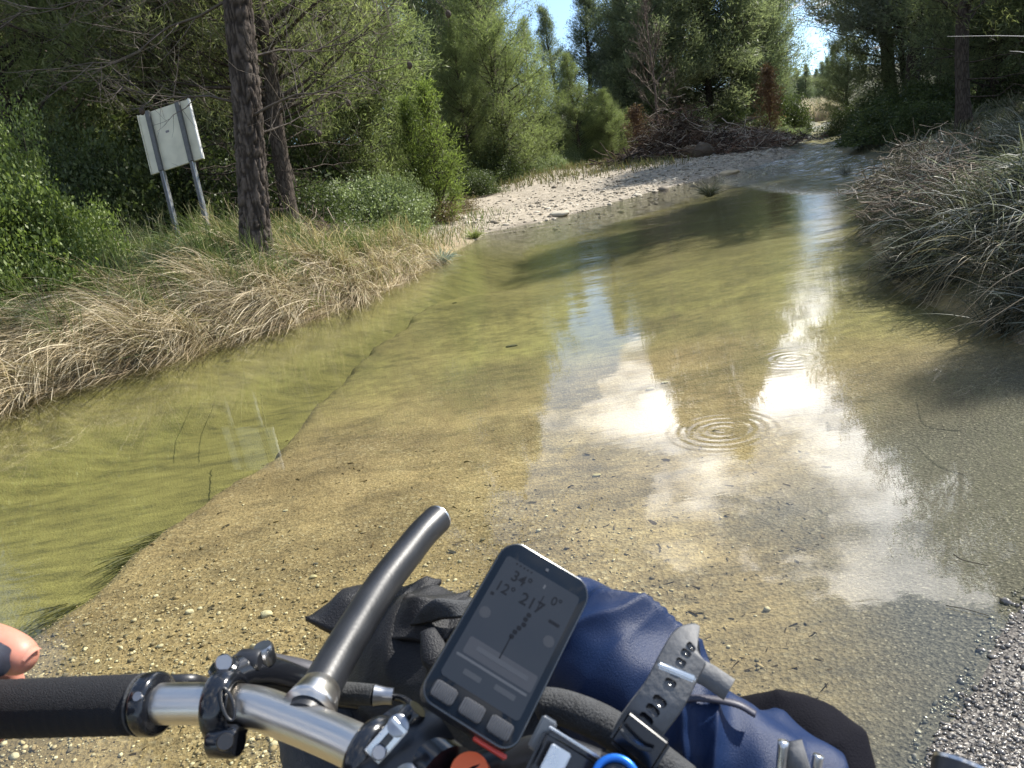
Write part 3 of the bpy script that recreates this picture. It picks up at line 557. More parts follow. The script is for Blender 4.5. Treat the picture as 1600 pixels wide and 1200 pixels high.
# ---- the big trunk
def big_trunk():
    x, y = PD(388, 378, 9.0)[:2]; z = tz(x, y); rng = rs(5); t0 = empty('pine_tree', (x, y, z - .15))
    H = 10.5; n, seg = 420, 110; s = np.linspace(0, 1, n) ** 1.6
    T = np.stack([.03 * np.sin(s * 9), .03 * np.sin(s * 7), s * H], -1)
    top = PD(394, 0, 9.0); sl = (top[0] - x) / (top[2] - z); T[:, 0] += sl * T[:, 2]
    r = .165 * (1 - s) ** .55 + .02 + .12 * np.exp(-T[:, 2] / .22)
    V, Fc = tube_vf(T, r, seg, False); V = V.reshape(n, seg, 3); Cn = T[:, None]; rad = nrm(V - Cn); Q = V.reshape(-1, 3).copy(); Q[:, 2] *= .27
    Q = Q + .03 * np.stack([vnoise(Q, 6, 1), vnoise(Q, 6, 2), vnoise(Q, 6, 3)], -1)
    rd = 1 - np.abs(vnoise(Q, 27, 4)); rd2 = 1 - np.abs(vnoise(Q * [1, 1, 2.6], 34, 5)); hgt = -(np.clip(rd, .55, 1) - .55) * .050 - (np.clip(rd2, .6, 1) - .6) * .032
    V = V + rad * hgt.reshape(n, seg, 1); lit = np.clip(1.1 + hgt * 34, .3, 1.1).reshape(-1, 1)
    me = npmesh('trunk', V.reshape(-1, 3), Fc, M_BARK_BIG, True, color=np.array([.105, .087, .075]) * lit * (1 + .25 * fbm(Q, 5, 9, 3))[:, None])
    ob('trunk', me, t0)
    T2, limbs = limb_set(rng, H, .44, 4.1, PROF['round'], 34, (-.1, .35), side=(1, .1, .25)); wood = MB(); fol = MB(); an, dr = [], []
    for L_, ln in limbs:
        f = L_[0][2] / H; L_ = L_ + np.array([np.interp(L_[0][2], T[:, 2], T[:, 0]), 0, 0]) - np.array([np.interp(L_[0][2], T2[:, 2], T2[:, 0]), np.interp(L_[0][2], T2[:, 2], T2[:, 1]), 0])
        V, Fc = tube_vf(L_, np.linspace(.02 + .012 * ln, .005, len(L_)), 6, False); wood.add(V, Fc)
        for q in subs(rng, L_, ln, 11, .34):
            V, Fc = tube_vf(q, np.linspace(.008, .003, len(q)), 4, False); wood.add(V, Fc)
            for q2 in subs(rng, q, np.linalg.norm(q[-1] - q[0]), 4, .5, .3, 0):
                k = 5; i = np.linspace(0, len(q2) - 1.01, k).astype(int); an.append(q2[i] + rng.normal(0, .03, (k, 3))); dr.append(nrm(q2[-1:] - q2[:1]).repeat(k, 0)); V, Fc = tube_vf(q2, np.linspace(.004, .002, len(q2)), 3, False); wood.add(V, Fc)
    an, dr = np.concatenate(an), np.concatenate(dr)
    V, Fc, c = leaf_tris(an, dr, 9, .10, .005, .6, rng, (.045, .055, .02), (.13, .15, .05), .03, .1); fol.add(V, Fc, c)
    # hanging dead twigs low on the stem, reaching over the sign and the shrub
    dead = MB(); cones = []
    for (az, zz, ln, dz) in ((2.9, 3.0, 2.2, -.1), (3.0, 3.3, 2.9, -.12), (2.6, 3.4, 2.6, .05), (-.1, 3.0, 2.2, -.1), (.3, 2.5, 1.9, .1), (.1, 3.4, 2.8, -.12), (-.3, 3.3, 2.0, -.05), (0.6, 1.6, 1.0, .2), (-.2, 1.9, 1.5, .06), (3.5, 2.0, 1.2, .2), (2.4, 3.2, 2.4, .1)):
        o = np.array([np.interp(zz, T[:, 2], T[:, 0]), 0, zz]); d = np.array([math.cos(az), math.sin(az), dz]); s_ = np.linspace(0, 1, 9)[:, None]
        L_ = o + d * ln * s_ + np.cumsum(rng.normal(0, .025 * ln, (9, 3)), 0); V, Fc = tube_vf(L_, np.linspace(.016, .004, 9), 5, False); dead.add(V, Fc, (.085, .072, .06))
        for q in subs(rng, L_, ln, 13, .4, .12, -.1):
            V, Fc = tube_vf(q, np.linspace(.006, .002, len(q)), 4, False); dead.add(V, Fc, (.13, .11, .095))
            for q2 in subs(rng, q, np.linalg.norm(q[-1] - q[0]), 5, .55, .2, 0): V, Fc = tube_vf(q2, np.linspace(.003, .0012, len(q2)), 3, False); dead.add(V, Fc, (.14, .12, .10))
            if rng.random() < .10: cones.append(q[-1] + np.array([0, 0, -.03]))
    ob('limbs', wood.mesh('limbs', M_BARK_D), t0); ob('crown', fol.mesh('crown', M_NEEDLE, False), t0); ob('dead_twigs', dead.mesh('dead_twigs', M_TWIG), t0)
    bm = bmesh.new(); bmesh.ops.create_icosphere(bm, subdivisions=2, radius=.03)
    for v_ in bm.verts: v_.co.z *= 1.35; v_.co *= 1 + .12 * math.sin(v_.co.z * 300) * math.cos(math.atan2(v_.co.y, v_.co.x) * 6)
    cm = bpy.data.meshes.new('pine_cone'); bm.to_mesh(cm); bm.free(); cm.materials.append(simple('cone_scales', (.05, .035, .025), .8))
    for p in cones[:14]:
        c_ = ob('pine_cone', cm, t0); c_.location = p
    tag(t0, 'big leaning pine with a thick furrowed trunk, in front at the left', 'tree')
M_BARK_BIG = colmat('furrowed_bark', .92, .12, .5, 70)
big_trunk()
lt = PD(-2, 400, 7.6); plant_tree('pine_tree', make_tree(31, 7.5, 1.8, .5, 'dome', 40, 8, 10, .12, .006, (.05, .06, .02), (.13, .15, .05), .05, tuft_step=.12, extra_bare=6, r0=.09), lt[0] - .12, lt[1], None, 0, 1, 'dark pine stem cut by the left edge in front of the leafy bush', 'tree', base=-.1)
# ---- the bare tree over the driftwood and the reddish shrub
def bare_tree(name, seed, H, R, nl, col, label, u, v, D, leafcol=None, lsz=.05, K=3, cat='tree', r0=.07):
    rng = rs(seed); T, limbs = limb_set(rng, H, .12, R, PROF['cone'], nl, (.5, 1.0)); wood = MB(); an, dr = [], []
    V, Fc = tube_vf(T, np.linspace(r0, .01, len(T)), 8, False); wood.add(V, Fc, col)
    for L_, ln in limbs:
        V, Fc = tube_vf(L_, np.linspace(.022, .006, len(L_)), 4, False); wood.add(V, Fc, col)
        for q in subs(rng, L_, ln, 8, .45, .15, .2):
            V, Fc = tube_vf(q, np.linspace(.009, .004, len(q)), 3, False); wood.add(V, Fc, col)
            for q2 in subs(rng, q, np.linalg.norm(q[-1] - q[0]), 4, .5, .3, .1): V, Fc = tube_vf(q2, np.linspace(.006, .003, len(q2)), 3, False); wood.add(V, Fc, col); an.append(q2[1:]); dr.append(nrm(q2[1:] - q2[:1]))
    x, y = XYat(u, v, D); t0 = empty(name, (x, y, tz(x, y) - .1)); ob('trunk', wood.mesh('trunk', M_TWIG), t0)
    if leafcol:
        an, dr = np.concatenate(an), np.concatenate(dr); V, Fc, c = leaf_tris(an, dr, K, lsz, lsz * .28, .8, rng, leafcol[0], leafcol[1], .06); f = MB(); f.add(V, Fc, c); ob('crown', f.mesh('crown', M_LEAF, False), t0)
    tag(t0, label, cat)
bare_tree('bare_tree', 41, 6.4, 1.7, 22, (.15, .12, .10), 'leafless grey-brown tree rising behind the driftwood pile', 1032, 235, 32.5)
bare_tree('dry_shrub', 42, 2.9, 1.1, 26, (.20, .11, .07), 'reddish brown withered shrub right of the driftwood, by the rapids', 1205, 225, 36, ((.12, .08, .05), (.24, .155, .095)), .09, 1, 'shrub', .04)
bare_tree('dry_shrub', 43, 1.9, .8, 20, (.18, .10, .07), 'small reddish dry shrub at the foot of the leafless tree', 1000, 240, 32, ((.12, .08, .05), (.22, .145, .09)), .08, 1, 'shrub', .03)
# ---- bushes
def make_bush(seed, R, Hh, nclump, leaves, size, A, Bc, tw=.16, wood=True, glossm=None, tipc=None, lo=.05):
    rng = rs(seed); d = nrm(rng.normal(0, 1, (nclump, 3))); d[:, 2] = np.abs(d[:, 2]) * 1.1 - .12; r = rng.uniform(.35, 1, (nclump, 1)) ** .5 * (1 + .42 * vnoise(d, 1.6, seed) + .2 * vnoise(d, 4.5, seed + 1))[:, None]
    C_ = d * r * [R, R, Hh]; C_[:, 2] = np.maximum(C_[:, 2], lo)
    P = np.repeat(C_, leaves, 0) + rng.normal(0, tw, (nclump * leaves, 3)) * [1, 1, .8]; P[:, 2] = np.maximum(P[:, 2], .02); n = len(P)
    D = nrm(rng.normal(0, 1, (n, 3)) + np.repeat(d, leaves, 0) * .7); sd = nrm(np.cross(D, rng.normal(0, 1, (n, 3)))); l = size * rng.uniform(.6, 1.3, (n, 1))
    V = np.stack([P, P + D * l * .5 + sd * l * .3, P + D * l, P + D * l * .5 - sd * l * .3], 1).reshape(-1, 3)
    t = np.clip(np.repeat(rng.random((nclump, 1)), leaves, 0) * .6 + rng.random((n, 1)) * .5, 0, 1); c = np.asarray(A) * (1 - t) + np.asarray(Bc) * t
    if tipc is not None: c = np.where(rng.random((n, 1)) < .08, np.asarray(tipc), c)
    f = MB(); f.add(V, np.arange(n)[:, None] * 4 + np.array([[0, 1, 2, 3]]), np.repeat(c, 4, 0)); w_ = MB()
    for i in range(0, nclump, max(1, nclump // 60)):
        e = C_[i]; s = np.linspace(0, 1, 6)[:, None]; Q = np.array([e[0] * .12, e[1] * .12, -.1]) * (1 - s) + e * s + rng.normal(0, .03, (6, 3)) * s; V, Fc = tube_vf(Q, np.linspace(.014, .003, 6), 4, False); w_.add(V, Fc, (.11, .09, .07))
    return w_.mesh('stems', M_TWIG), f.mesh('foliage', glossm or M_LEAF, False)
def pb(m, u, v, D, label, sc=1.0, rot=0., group=None, scz=None, name='leafy_bush', cat='bush', dz=0):
    x, y = XYat(u, v, D); t0 = empty(name, (x, y, tz(x, y) + dz)); t0.rotation_euler = (0, 0, rot); t0.scale = (sc, sc, scz or sc); ob('stems', m[0], t0); ob('foliage', m[1], t0); return tag(t0, label, cat, group)
B_GREEN = make_bush(51, 1.0, 1.0, 600, 75, .036, (.055, .085, .025), (.21, .27, .07), .07, tipc=(.30, .34, .18))
B_PALE = make_bush(52, 1.0, 1.0, 420, 70, .042, (.08, .11, .045), (.28, .33, .16), .09, tipc=(.45, .5, .36))
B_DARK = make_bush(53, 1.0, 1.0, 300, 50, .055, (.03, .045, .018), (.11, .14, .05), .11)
B_TWIGGY = make_bush(54, 1.0, .8, 200, 26, .06, (.07, .055, .03), (.24, .19, .10), .14)
pb(B_GREEN, 22, 330, 10.0, 'big sunlit green leafy bush at the left edge, beside the sign', .80, 0, scz=1.45)
pb(B_GREEN, -75, 330, 9.6, 'leafy green bush cut by the left edge', 1.0, 2, scz=1.7)
pb(B_GREEN, 78, 350, 9.5, 'low front lobe of leafy bush reaching down to the grass', .38, 4, scz=.6)
pb(B_PALE, 560, 285, 15.2, 'pale silvery-leaved shrub right of the big trunk', 1.15, .5, scz=1.2)
pb(B_PALE, 612, 295, 15.2, 'small pale silvery shrub joined to the right side of the larger one', .62, 2.5, scz=1.2)
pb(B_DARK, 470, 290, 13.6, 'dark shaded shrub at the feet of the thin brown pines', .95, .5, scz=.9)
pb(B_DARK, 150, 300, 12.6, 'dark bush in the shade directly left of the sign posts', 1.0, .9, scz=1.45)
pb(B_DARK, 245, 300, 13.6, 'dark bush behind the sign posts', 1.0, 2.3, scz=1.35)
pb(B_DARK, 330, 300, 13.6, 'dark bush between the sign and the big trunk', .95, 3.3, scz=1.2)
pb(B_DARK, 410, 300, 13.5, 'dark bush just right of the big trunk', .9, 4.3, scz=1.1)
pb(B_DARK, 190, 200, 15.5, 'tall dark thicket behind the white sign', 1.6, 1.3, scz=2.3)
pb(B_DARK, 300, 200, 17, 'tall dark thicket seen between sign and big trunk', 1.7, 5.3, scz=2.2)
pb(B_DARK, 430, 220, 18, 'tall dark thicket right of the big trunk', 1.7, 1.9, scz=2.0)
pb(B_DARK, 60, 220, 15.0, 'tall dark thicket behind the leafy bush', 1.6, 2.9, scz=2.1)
for k, (u, D, s, m, lb) in enumerate(((735, 24, .8, B_DARK, 'dark low bush at the left tip of the gravel bar'), (770, 27, 1.0, B_DARK, 'dark low bush under the broad light green pine'), (815, 30, .9, B_PALE, 'grey-green low bush behind the tip of the gravel bar'), (850, 32, .9, B_PALE, 'grey-green bush in the middle of the back of the gravel bar'),
        (882, 34, .9, B_PALE, 'grey-green bush below the small rounded pine'), (925, 37, 1.0, B_PALE, 'grey-green bush close left of the driftwood pile'), (1130, 35, 1.0, B_TWIGGY, 'brown twiggy bush behind the driftwood pile'), (1180, 36, 1.0, B_TWIGGY, 'brown twiggy bush left of the reddish shrub'), (1226, 37, .7, B_PALE, 'grey-green bush on the low islet by the rapids'),
        (1330, 36, 1.1, B_DARK, 'dark bush at the left foot of the right-hand wood'), (1385, 24, .8, B_PALE, 'grey-green bush under the left pine of the pair'), (1440, 20, .8, B_DARK, 'dark bush under the right pine of the pair'), (1250, 40, .5, B_PALE, 'small grey-green bush beside the pale far reeds'))):
    pb(m, u, 230, D, lb, s, k * 1.3, scz=s * .9)
pb(B_TWIGGY, 672, 318, 16.2, 'brown dry twiggy bush at the foot of the yellow-green saplings', .55, 1, scz=.6)
pb(B_TWIGGY, 712, 312, 18.5, 'brown dry twiggy bush on the near end of the gravel bar', .5, 2, scz=.5)
# undergrowth of the wood, one of many
rng = rs(88)
for i in range(40):
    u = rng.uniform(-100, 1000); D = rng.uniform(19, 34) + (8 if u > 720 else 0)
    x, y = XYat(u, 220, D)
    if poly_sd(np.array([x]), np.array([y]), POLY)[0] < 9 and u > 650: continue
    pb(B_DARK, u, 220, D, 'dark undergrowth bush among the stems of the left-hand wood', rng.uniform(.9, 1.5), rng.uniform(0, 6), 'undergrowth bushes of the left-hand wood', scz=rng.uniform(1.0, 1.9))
for i in range(34):
    u = rng.uniform(700, 1235); D = rng.uniform(38, 44) + (0 if u < 1150 else 4)
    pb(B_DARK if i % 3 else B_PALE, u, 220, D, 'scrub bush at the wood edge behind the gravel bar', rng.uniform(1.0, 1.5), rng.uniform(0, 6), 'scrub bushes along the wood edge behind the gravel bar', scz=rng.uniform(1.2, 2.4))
for i in range(16):
    u = rng.uniform(1360, 1750); D = rng.uniform(22, 36)
    pb(B_DARK, u, 160, D, 'dark undergrowth bush among the stems of the right-hand wood', rng.uniform(.8, 1.3), rng.uniform(0, 6), 'undergrowth bushes of the right-hand wood', scz=rng.uniform(.8, 1.3))
# ================================================================== blades of reed and grass
def blades(P, D, L, W, G, Cc, rng, seg=6, gdir=(0, 0, -1), fold=0.0, rise_w=None):
    """ribbons: root P, first direction D, length L, width W, sag G along gdir"""
    n = len(P); t = np.linspace(0, 1, seg + 1)[None, :, None]; D = nrm(D)
    sideways = nrm(np.cross(D, rng.normal(0, 1, (n, 3)) + np.array([0, 0, .6])))
    C_ = P[:, None] + D[:, None] * L[:, None, None] * t + np.asarray(gdir)[..., None, :] * (G * L)[:, None, None] * t ** 2
    C_ = C_ + sideways[:, None] * (rng.normal(0, .05, (n, 1, 1)) * L[:, None, None]) * np.sin(t * 3.0)
    w_ = W[:, None, None] * np.sqrt(np.clip(1 - t ** 2.5, 0.02, 1)) * .5
    V = np.stack([C_ - sideways[:, None] * w_, C_ + sideways[:, None] * w_], 2).reshape(-1, 3)
    b = np.arange(n)[:, None, None] * (seg + 1) * 2 + np.arange(seg)[None, :, None] * 2; Fc = (b + np.array([0, 1, 3, 2])[None, None]).reshape(-1, 4)
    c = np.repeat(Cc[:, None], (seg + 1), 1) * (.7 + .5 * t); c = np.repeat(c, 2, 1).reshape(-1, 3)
    return V, Fc, c
def mixc(n, rng, *cols):
    cols = np.asarray(cols, dtype=float); i = rng.integers(0, len(cols), n); j = rng.integers(0, len(cols), n); t = rng.random((n, 1)); return (cols[i] * (1 - t) + cols[j] * t) * rng.uniform(.75, 1.2, (n, 1))
TAN = [(.50, .41, .27), (.38, .30, .18), (.66, .57, .41), (.20, .15, .085)]
GRN = [(.10, .15, .04), (.16, .21, .06), (.08, .12, .045), (.2, .23, .10)]
LSA = np.array(LS)
def along(t):   # point and shore direction on the left bank, t = index along LS
    i = min(int(t), len(LSA) - 2); f = t - i; p = LSA[i] * (1 - f) + LSA[i + 1] * f; d = nrm(LSA[i + 1] - LSA[i]); return p, d, np.array([-d[1], d[0]])
def clamp_ground(V, lift=.01):
    z = terrain(V[:, 0], V[:, 1]); V[:, 2] = np.maximum(V[:, 2], np.maximum(z, -.02) + lift); return V
def left_reeds():
    rng = rs(61); mb = MB()
    def batch(n, t0, t1, b0, b1, ln, wd, cols, dirw, sag, lift=.0, seg=7, up=.4, clumps=None, jitter=.25, cl=True):
        if clumps: ct = rng.uniform(t0, t1, clumps); cb_ = rng.uniform(b0, b1, clumps); i = rng.integers(0, clumps, n); tt = np.clip(ct[i] + rng.normal(0, .12, n), 0, len(LSA) - 1.01); bb = np.clip(cb_[i] + rng.normal(0, .08, n), -.05, 9); cdir = rng.normal(0, jitter, (clumps, 3))[i]
        else: tt = rng.uniform(t0, t1, n); bb = rng.uniform(b0, b1, n); cdir = rng.normal(0, jitter, (n, 3))
        q = [along(t) for t in tt]; p = np.array([a[0] for a in q]); tg = np.array([a[1] for a in q]); nr = np.array([a[2] for a in q]); P = p + nr * bb[:, None]
        z = terrain(P[:, 0], P[:, 1]); P = np.stack([P[:, 0], P[:, 1], z + lift * rng.random(n)], -1)
        D = np.stack([-tg[:, 0] * dirw[0] - nr[:, 0] * dirw[1], -tg[:, 1] * dirw[0] - nr[:, 1] * dirw[1], np.full(n, up)], -1) + cdir + rng.normal(0, .10, (n, 3))
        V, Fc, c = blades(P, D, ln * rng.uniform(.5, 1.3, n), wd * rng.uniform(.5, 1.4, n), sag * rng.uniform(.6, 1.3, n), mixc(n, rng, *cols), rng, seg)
        if cl: V = clamp_ground(V)
        mb.add(V, Fc, c)
    # flattened straw, combed down-stream and towards the water
    batch(9500, 0, 12, .05, 1.35, .9, .0052, TAN, (1.0, .22), .42, .10, clumps=330, up=.26, jitter=.38)
    batch(3400, 0, 12, -.02, .7, .6, .0055, TAN + [(.62, .55, .4)], (.8, .6), .55, .10, clumps=110, up=.45, jitter=.3)
    batch(6500, 0, 13, .95, 2.2, .6, .006, GRN + [TAN[1], GRN[1]], (.85, .15), .42, .05, clumps=170, up=.5, jitter=.35)
    batch(700, 0, 13, .3, 2.2, .6, .005, GRN, (.1, .1), .1, .0, clumps=50, up=1.4, jitter=.2)
    batch(1800, 9, 12.4, .1, 2.4, .65, .008, TAN + [GRN[3]], (.6, .1), .35, .05, clumps=90, up=.7)
    batch(1000, 9, 12.6, .3, 3.5, .55, .008, GRN, (.5, .1), .3, .0, clumps=50, up=.9)
    batch(900, 0, 14, -.05, .5, .35, .005, TAN, (.2, .5), .3, .0, clumps=60, up=.6, jitter=.5)
    batch(3000, 0, 12, .0, 1.9, .5, .005, TAN + GRN[:2] + [(.16, .11, .06), (.10, .07, .04)], (.6, .1), .25, .14, clumps=None, up=.45, jitter=.8)
    batch(3200, 0, 12, .5, 2.0, .55, .005, GRN + [(.07, .10, .03)], (.5, .1), .25, .02, clumps=120, up=1.0, jitter=.35)
    # scraps low over the water
    batch(1200, 0, 12, -.15, .12, .45, .004, [(.35, .27, .17), (.20, .15, .09)], (.7, .5), .3, .0, clumps=80, up=.12, jitter=.3)
    o = ob('flattened_reeds', mb.mesh('flattened_reeds', M_REED, False)); tag(o, 'straw coloured dead reeds combed flat along the left bank', 'reeds', kind='stuff')
left_reeds()
def grass_patch(name, n, region, ln, wd, cols, label, up=1.4, seed=1, sag=.35, clumps=200, spread=.12, seg=4, cat='grass'):
    rng = rs(seed); cx = rng.uniform(0, 1, (clumps, 2)); C_ = region(cx); i = rng.integers(0, clumps, n); P = C_[i] + rng.normal(0, spread, (n, 2))
    sd = poly_sd(P[:, 0], P[:, 1], POLY); P = P[sd > .04]; n = len(P); z = terrain(P[:, 0], P[:, 1])
    D = rng.normal(0, .35, (n, 3)); D[:, 2] = up
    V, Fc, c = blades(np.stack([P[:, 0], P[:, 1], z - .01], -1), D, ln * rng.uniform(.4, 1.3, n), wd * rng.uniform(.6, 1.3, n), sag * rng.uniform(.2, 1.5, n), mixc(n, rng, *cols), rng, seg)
    mb = MB(); mb.add(V, Fc, c); o = ob(name, mb.mesh(name, M_REED, False)); tag(o, label, cat, kind='stuff')
def reg_px(u0, u1, d0_, d1):
    def f(c):
        u = u0 + (u1 - u0) * c[:, 0]; D = d0_ + (d1 - d0_) * c[:, 1]; r = [XYat(a, 330, b) for a, b in zip(u, D)]; return np.array(r)
    return f
grass_patch('green_grass', 26000, reg_px(-120, 640, 7.9, 13.0), .14, .006, [(.20, .28, .05), (.30, .38, .08), (.12, .19, .04), (.38, .40, .17)], 'short sunlit green grass around the sign and the big trunk', seed=71, clumps=900, spread=.18)
grass_patch('green_grass', 9000, reg_px(-100, 760, 12, 19), .22, .010, GRN + [TAN[1]], 'rank mixed grass in front of the left-hand wood', seed=72, clumps=500, spread=.3)
grass_patch('tall_grass', 1300, reg_px(90, 420, 9.0, 11.5), .55, .006, [(.25, .25, .12), (.36, .33, .2), (.12, .15, .05)], 'thin tall pale grass around the feet of the sign', seed=73, clumps=130, spread=.06, sag=.5)
grass_patch('ground_cover', 9000, reg_px(600, 1060, 24, 40), .32, .02, [(.10, .12, .04), (.16, .16, .07), (.25, .2, .11)], 'low scrubby growth at the back of the gravel bar', seed=74, clumps=500, spread=.5)
# tussocks one can point at
def tussock(u, v, D, n, ln, wd, cols, label, seed, up=.8, name='grass_tussock', dead=True, z=None, sp=.05, sag=.5):
    rng = rs(seed); x, y = XYat(u, v, D) if D else tuple(PZ(u, v, 0.02)[:2]); zz = tz(x, y) if z is None else z; zz = max(zz, -.05)
    a = rng.uniform(0, 2 * PI, n); tl = rng.uniform(.1, 1.1, n); Dv = np.stack([np.cos(a) * tl, np.sin(a) * tl, np.full(n, up)], -1); P = np.stack([np.cos(a) * sp * rng.random(n), np.sin(a) * sp * rng.random(n), 0 * a], -1)
    V, Fc, c = blades(P, Dv, ln * rng.uniform(.5, 1.2, n), wd * rng.uniform(.6, 1.3, n), sag * rng.uniform(.4, 1.3, n), mixc(n, rng, *cols), rng, 6); mb = MB(); mb.add(V, Fc, c)
    o = ob(name, mb.mesh(name, M_REED, False)); o.location = (x, y, zz); tag(o, label, 'grass tussock')
tussock(430, 492, None, 420, .27, .004, [(.42, .27, .12), (.30, .18, .08), (.5, .36, .2)], 'orange-brown grass tussock at the water edge, nearest of the tussocks', 1)
tussock(600, 440, None, 420, .28, .004, [(.34, .24, .13), (.24, .16, .09), (.46, .36, .22)], 'dark brown round tussock on the waterline near the bank corner', 2, up=.5)
tussock(553, 462, None, 260, .22, .004, [(.34, .30, .14), (.24, .18, .09)], 'small straw tussock left of the dark round tussock', 3)
tussock(708, 345, None, 260, .34, .01, [(.16, .10, .07), (.24, .16, .11)], 'small dark dry tuft alone on the pale gravel', 4, up=.6)
tussock(742, 372, None, 200, .3, .009, [(.22, .26, .08), (.32, .34, .14)], 'yellow-green tuft where gravel bar meets the water', 5)
tussock(690, 408, None, 240, .34, .008, [(.24, .29, .25), (.34, .38, .34)], 'blue-green rushes standing at the corner of the bank', 6)
tussock(236, 350, 9.6, 160, .62, .007, [(.30, .35, .25), (.20, .26, .12)], 'pale green spiky rush clump left of the sign posts', 7, up=1.0)
tussock(1108, 302, None, 200, .45, .014, [(.18, .17, .09), (.30, .27, .18)], 'sparse dry tuft in the shallows before the driftwood', 8)
tussock(1322, 268, None, 200, .3, .012, [(.22, .22, .2), (.36, .36, .33)], 'grey tuft standing in the rapids near the right bank', 9)
# ---- right bank
RSA = np.array(RS + [(3.9, 3.3), (5.2, 3.0), (6.5, 2.6)])
def ralong(t):
    i = min(int(t), len(RSA) - 2); f = t - i; p = RSA[i] * (1 - f) + RSA[i + 1] * f; d = nrm(RSA[i + 1] - RSA[i]); return p, d, np.array([-d[1], d[0]])
def right_bank():
    rng = rs(91); mb = MB()
    def batch(n, t0, t1, b0, b1, ln, wd, cols, up=.9, sag=.5, clumps=80, jit=.35, out=.3, seg=6, lift=0):
        ct = rng.uniform(t0, t1, clumps); cb_ = rng.uniform(b0, b1, clumps); cdir = rng.normal(0, jit, (clumps, 3)); i = rng.integers(0, clumps, n)
        tt = np.clip(ct[i] + rng.normal(0, .1, n), 0, len(RSA) - 1.01); bb = np.maximum(cb_[i] + rng.normal(0, .07, n), .0)
        q = [ralong(t) for t in tt]; P = np.array([a[0] + a[2] * b for a, b in zip(q, bb)]); nr = np.array([a[2] for a in q]); z = terrain(P[:, 0], P[:, 1])
        P = np.stack([P[:, 0], P[:, 1], z + lift * rng.random(n)], -1); D = np.stack([-nr[:, 0] * out, -nr[:, 1] * out, np.full(n, up)], -1) + cdir[i] + rng.normal(0, .16, (n, 3))
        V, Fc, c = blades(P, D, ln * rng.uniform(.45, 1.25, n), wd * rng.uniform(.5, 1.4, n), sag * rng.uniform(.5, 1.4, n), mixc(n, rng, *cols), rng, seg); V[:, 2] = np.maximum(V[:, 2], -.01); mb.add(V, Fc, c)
    GY = [(.18, .19, .155), (.34, .35, .31), (.09, .10, .065), (.055, .065, .035)]; DK = [(.035, .042, .02), (.065, .066, .036), (.024, .028, .014), (.115, .10, .065)]  # blade colours darkened, the bank's deep shade is put into them
    nR = len(RSA) - 1
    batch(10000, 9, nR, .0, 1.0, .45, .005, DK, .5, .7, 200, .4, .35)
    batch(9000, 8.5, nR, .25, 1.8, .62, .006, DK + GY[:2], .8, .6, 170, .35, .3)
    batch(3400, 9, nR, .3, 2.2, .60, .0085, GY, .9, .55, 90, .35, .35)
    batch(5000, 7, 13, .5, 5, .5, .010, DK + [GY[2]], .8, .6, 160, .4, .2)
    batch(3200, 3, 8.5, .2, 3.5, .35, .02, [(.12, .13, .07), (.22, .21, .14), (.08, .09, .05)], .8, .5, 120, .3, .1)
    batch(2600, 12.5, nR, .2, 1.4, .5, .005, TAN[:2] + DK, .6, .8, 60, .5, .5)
    o = ob('bank_sedge', mb.mesh('bank_sedge', M_REED, False)); tag(o, 'silvery sedge matted over the right bank, deep shade painted into its dark blades', 'reeds', kind='stuff')
right_bank()
# long single stems leaning out over the water from the right
def long_stem(pts, r, col, label, name='reed_stem'):
    P = smooth_path([PD(*q) for q in pts], 14); V, Fc = tube_vf(P - P[0], np.linspace(r, r * .4, 14), 5); mb = MB(); mb.add(V, Fc, col); o = ob(name, mb.mesh(name, M_TWIG)); o.location = P[0]; tag(o, label, 'reed')
for q in (([(1640, 352, 4.6), (1560, 378, 4.7), (1462, 409, 4.9)], .003, (.38, .32, .22), 'long pale stem reaching left, highest of those over the dark bank'),
          ([(1640, 400, 3.4), (1560, 440, 3.5), (1500, 495, 3.7)], .0028, (.34, .28, .2), 'long arching stem whose tip touches the bank foot'),
          ([(1660, 435, 3.0), (1600, 465, 3.1), (1530, 510, 3.3)], .0028, (.34, .28, .2), 'long straight stem low over the dark water at the right edge'),
          ([(1640, 58, 4.0), (1560, 56, 4.1), (1480, 57, 4.3)], .003, (.5, .48, .44), 'pale stem crossing the leaning pine near the top right'),
          ([(1650, 95, 4.0), (1600, 82, 4.1), (1578, 80, 4.2)], .003, (.5, .48, .44), 'short pale stem at the top right edge below the long one')): long_stem(*q)
# twig tangle that hangs into the water
def tangle(name, u, v, D, rad, n, ln, r, cols, label, seed, flat=.5, lift=.1, cat='driftwood', curl=.5, lng=None, sq=(1, 1)):
    rng = rs(seed); x, y = XYat(u, v, D); z = max(tz(x, y), 0) + lift; mb = MB()
    for i in range(n):
        p = rng.normal(0, 1, 3) * [rad * .5 * sq[0], rad * .5 * sq[1], rad * flat * .4]; env = math.exp(-(p[0] ** 2 / (rad * sq[0]) ** 2 + p[1] ** 2 / (rad * sq[1]) ** 2) * 1.2); p[2] = abs(p[2]) * env + rng.random() * rad * flat * .5 * env
        d = nrm(rng.normal(0, 1, 3) * [1, 1, .45]); l = ln * rng.uniform(.4, 1.3); m = 6; s = np.linspace(0, 1, m)[:, None]
        Q = p + d * l * (s - .4) + nrm(rng.normal(0, 1, 3)) * curl * l * (s - .5) ** 2 + rng.normal(0, .03 * l, (m, 3)); Q[:, 2] = np.maximum(Q[:, 2], -lift - .02)
        V, Fc = tube_vf(Q, np.linspace(r, r * .35, m) * rng.uniform(.5, 1.5), 4, False); c = np.array(cols[int(rng.integers(len(cols)))]) * rng.uniform(.7, 1.25); mb.add(V, Fc, c)
    o = ob(name, mb.mesh(name, M_TWIG)); o.location = (x, y, z); tag(o, label, cat)
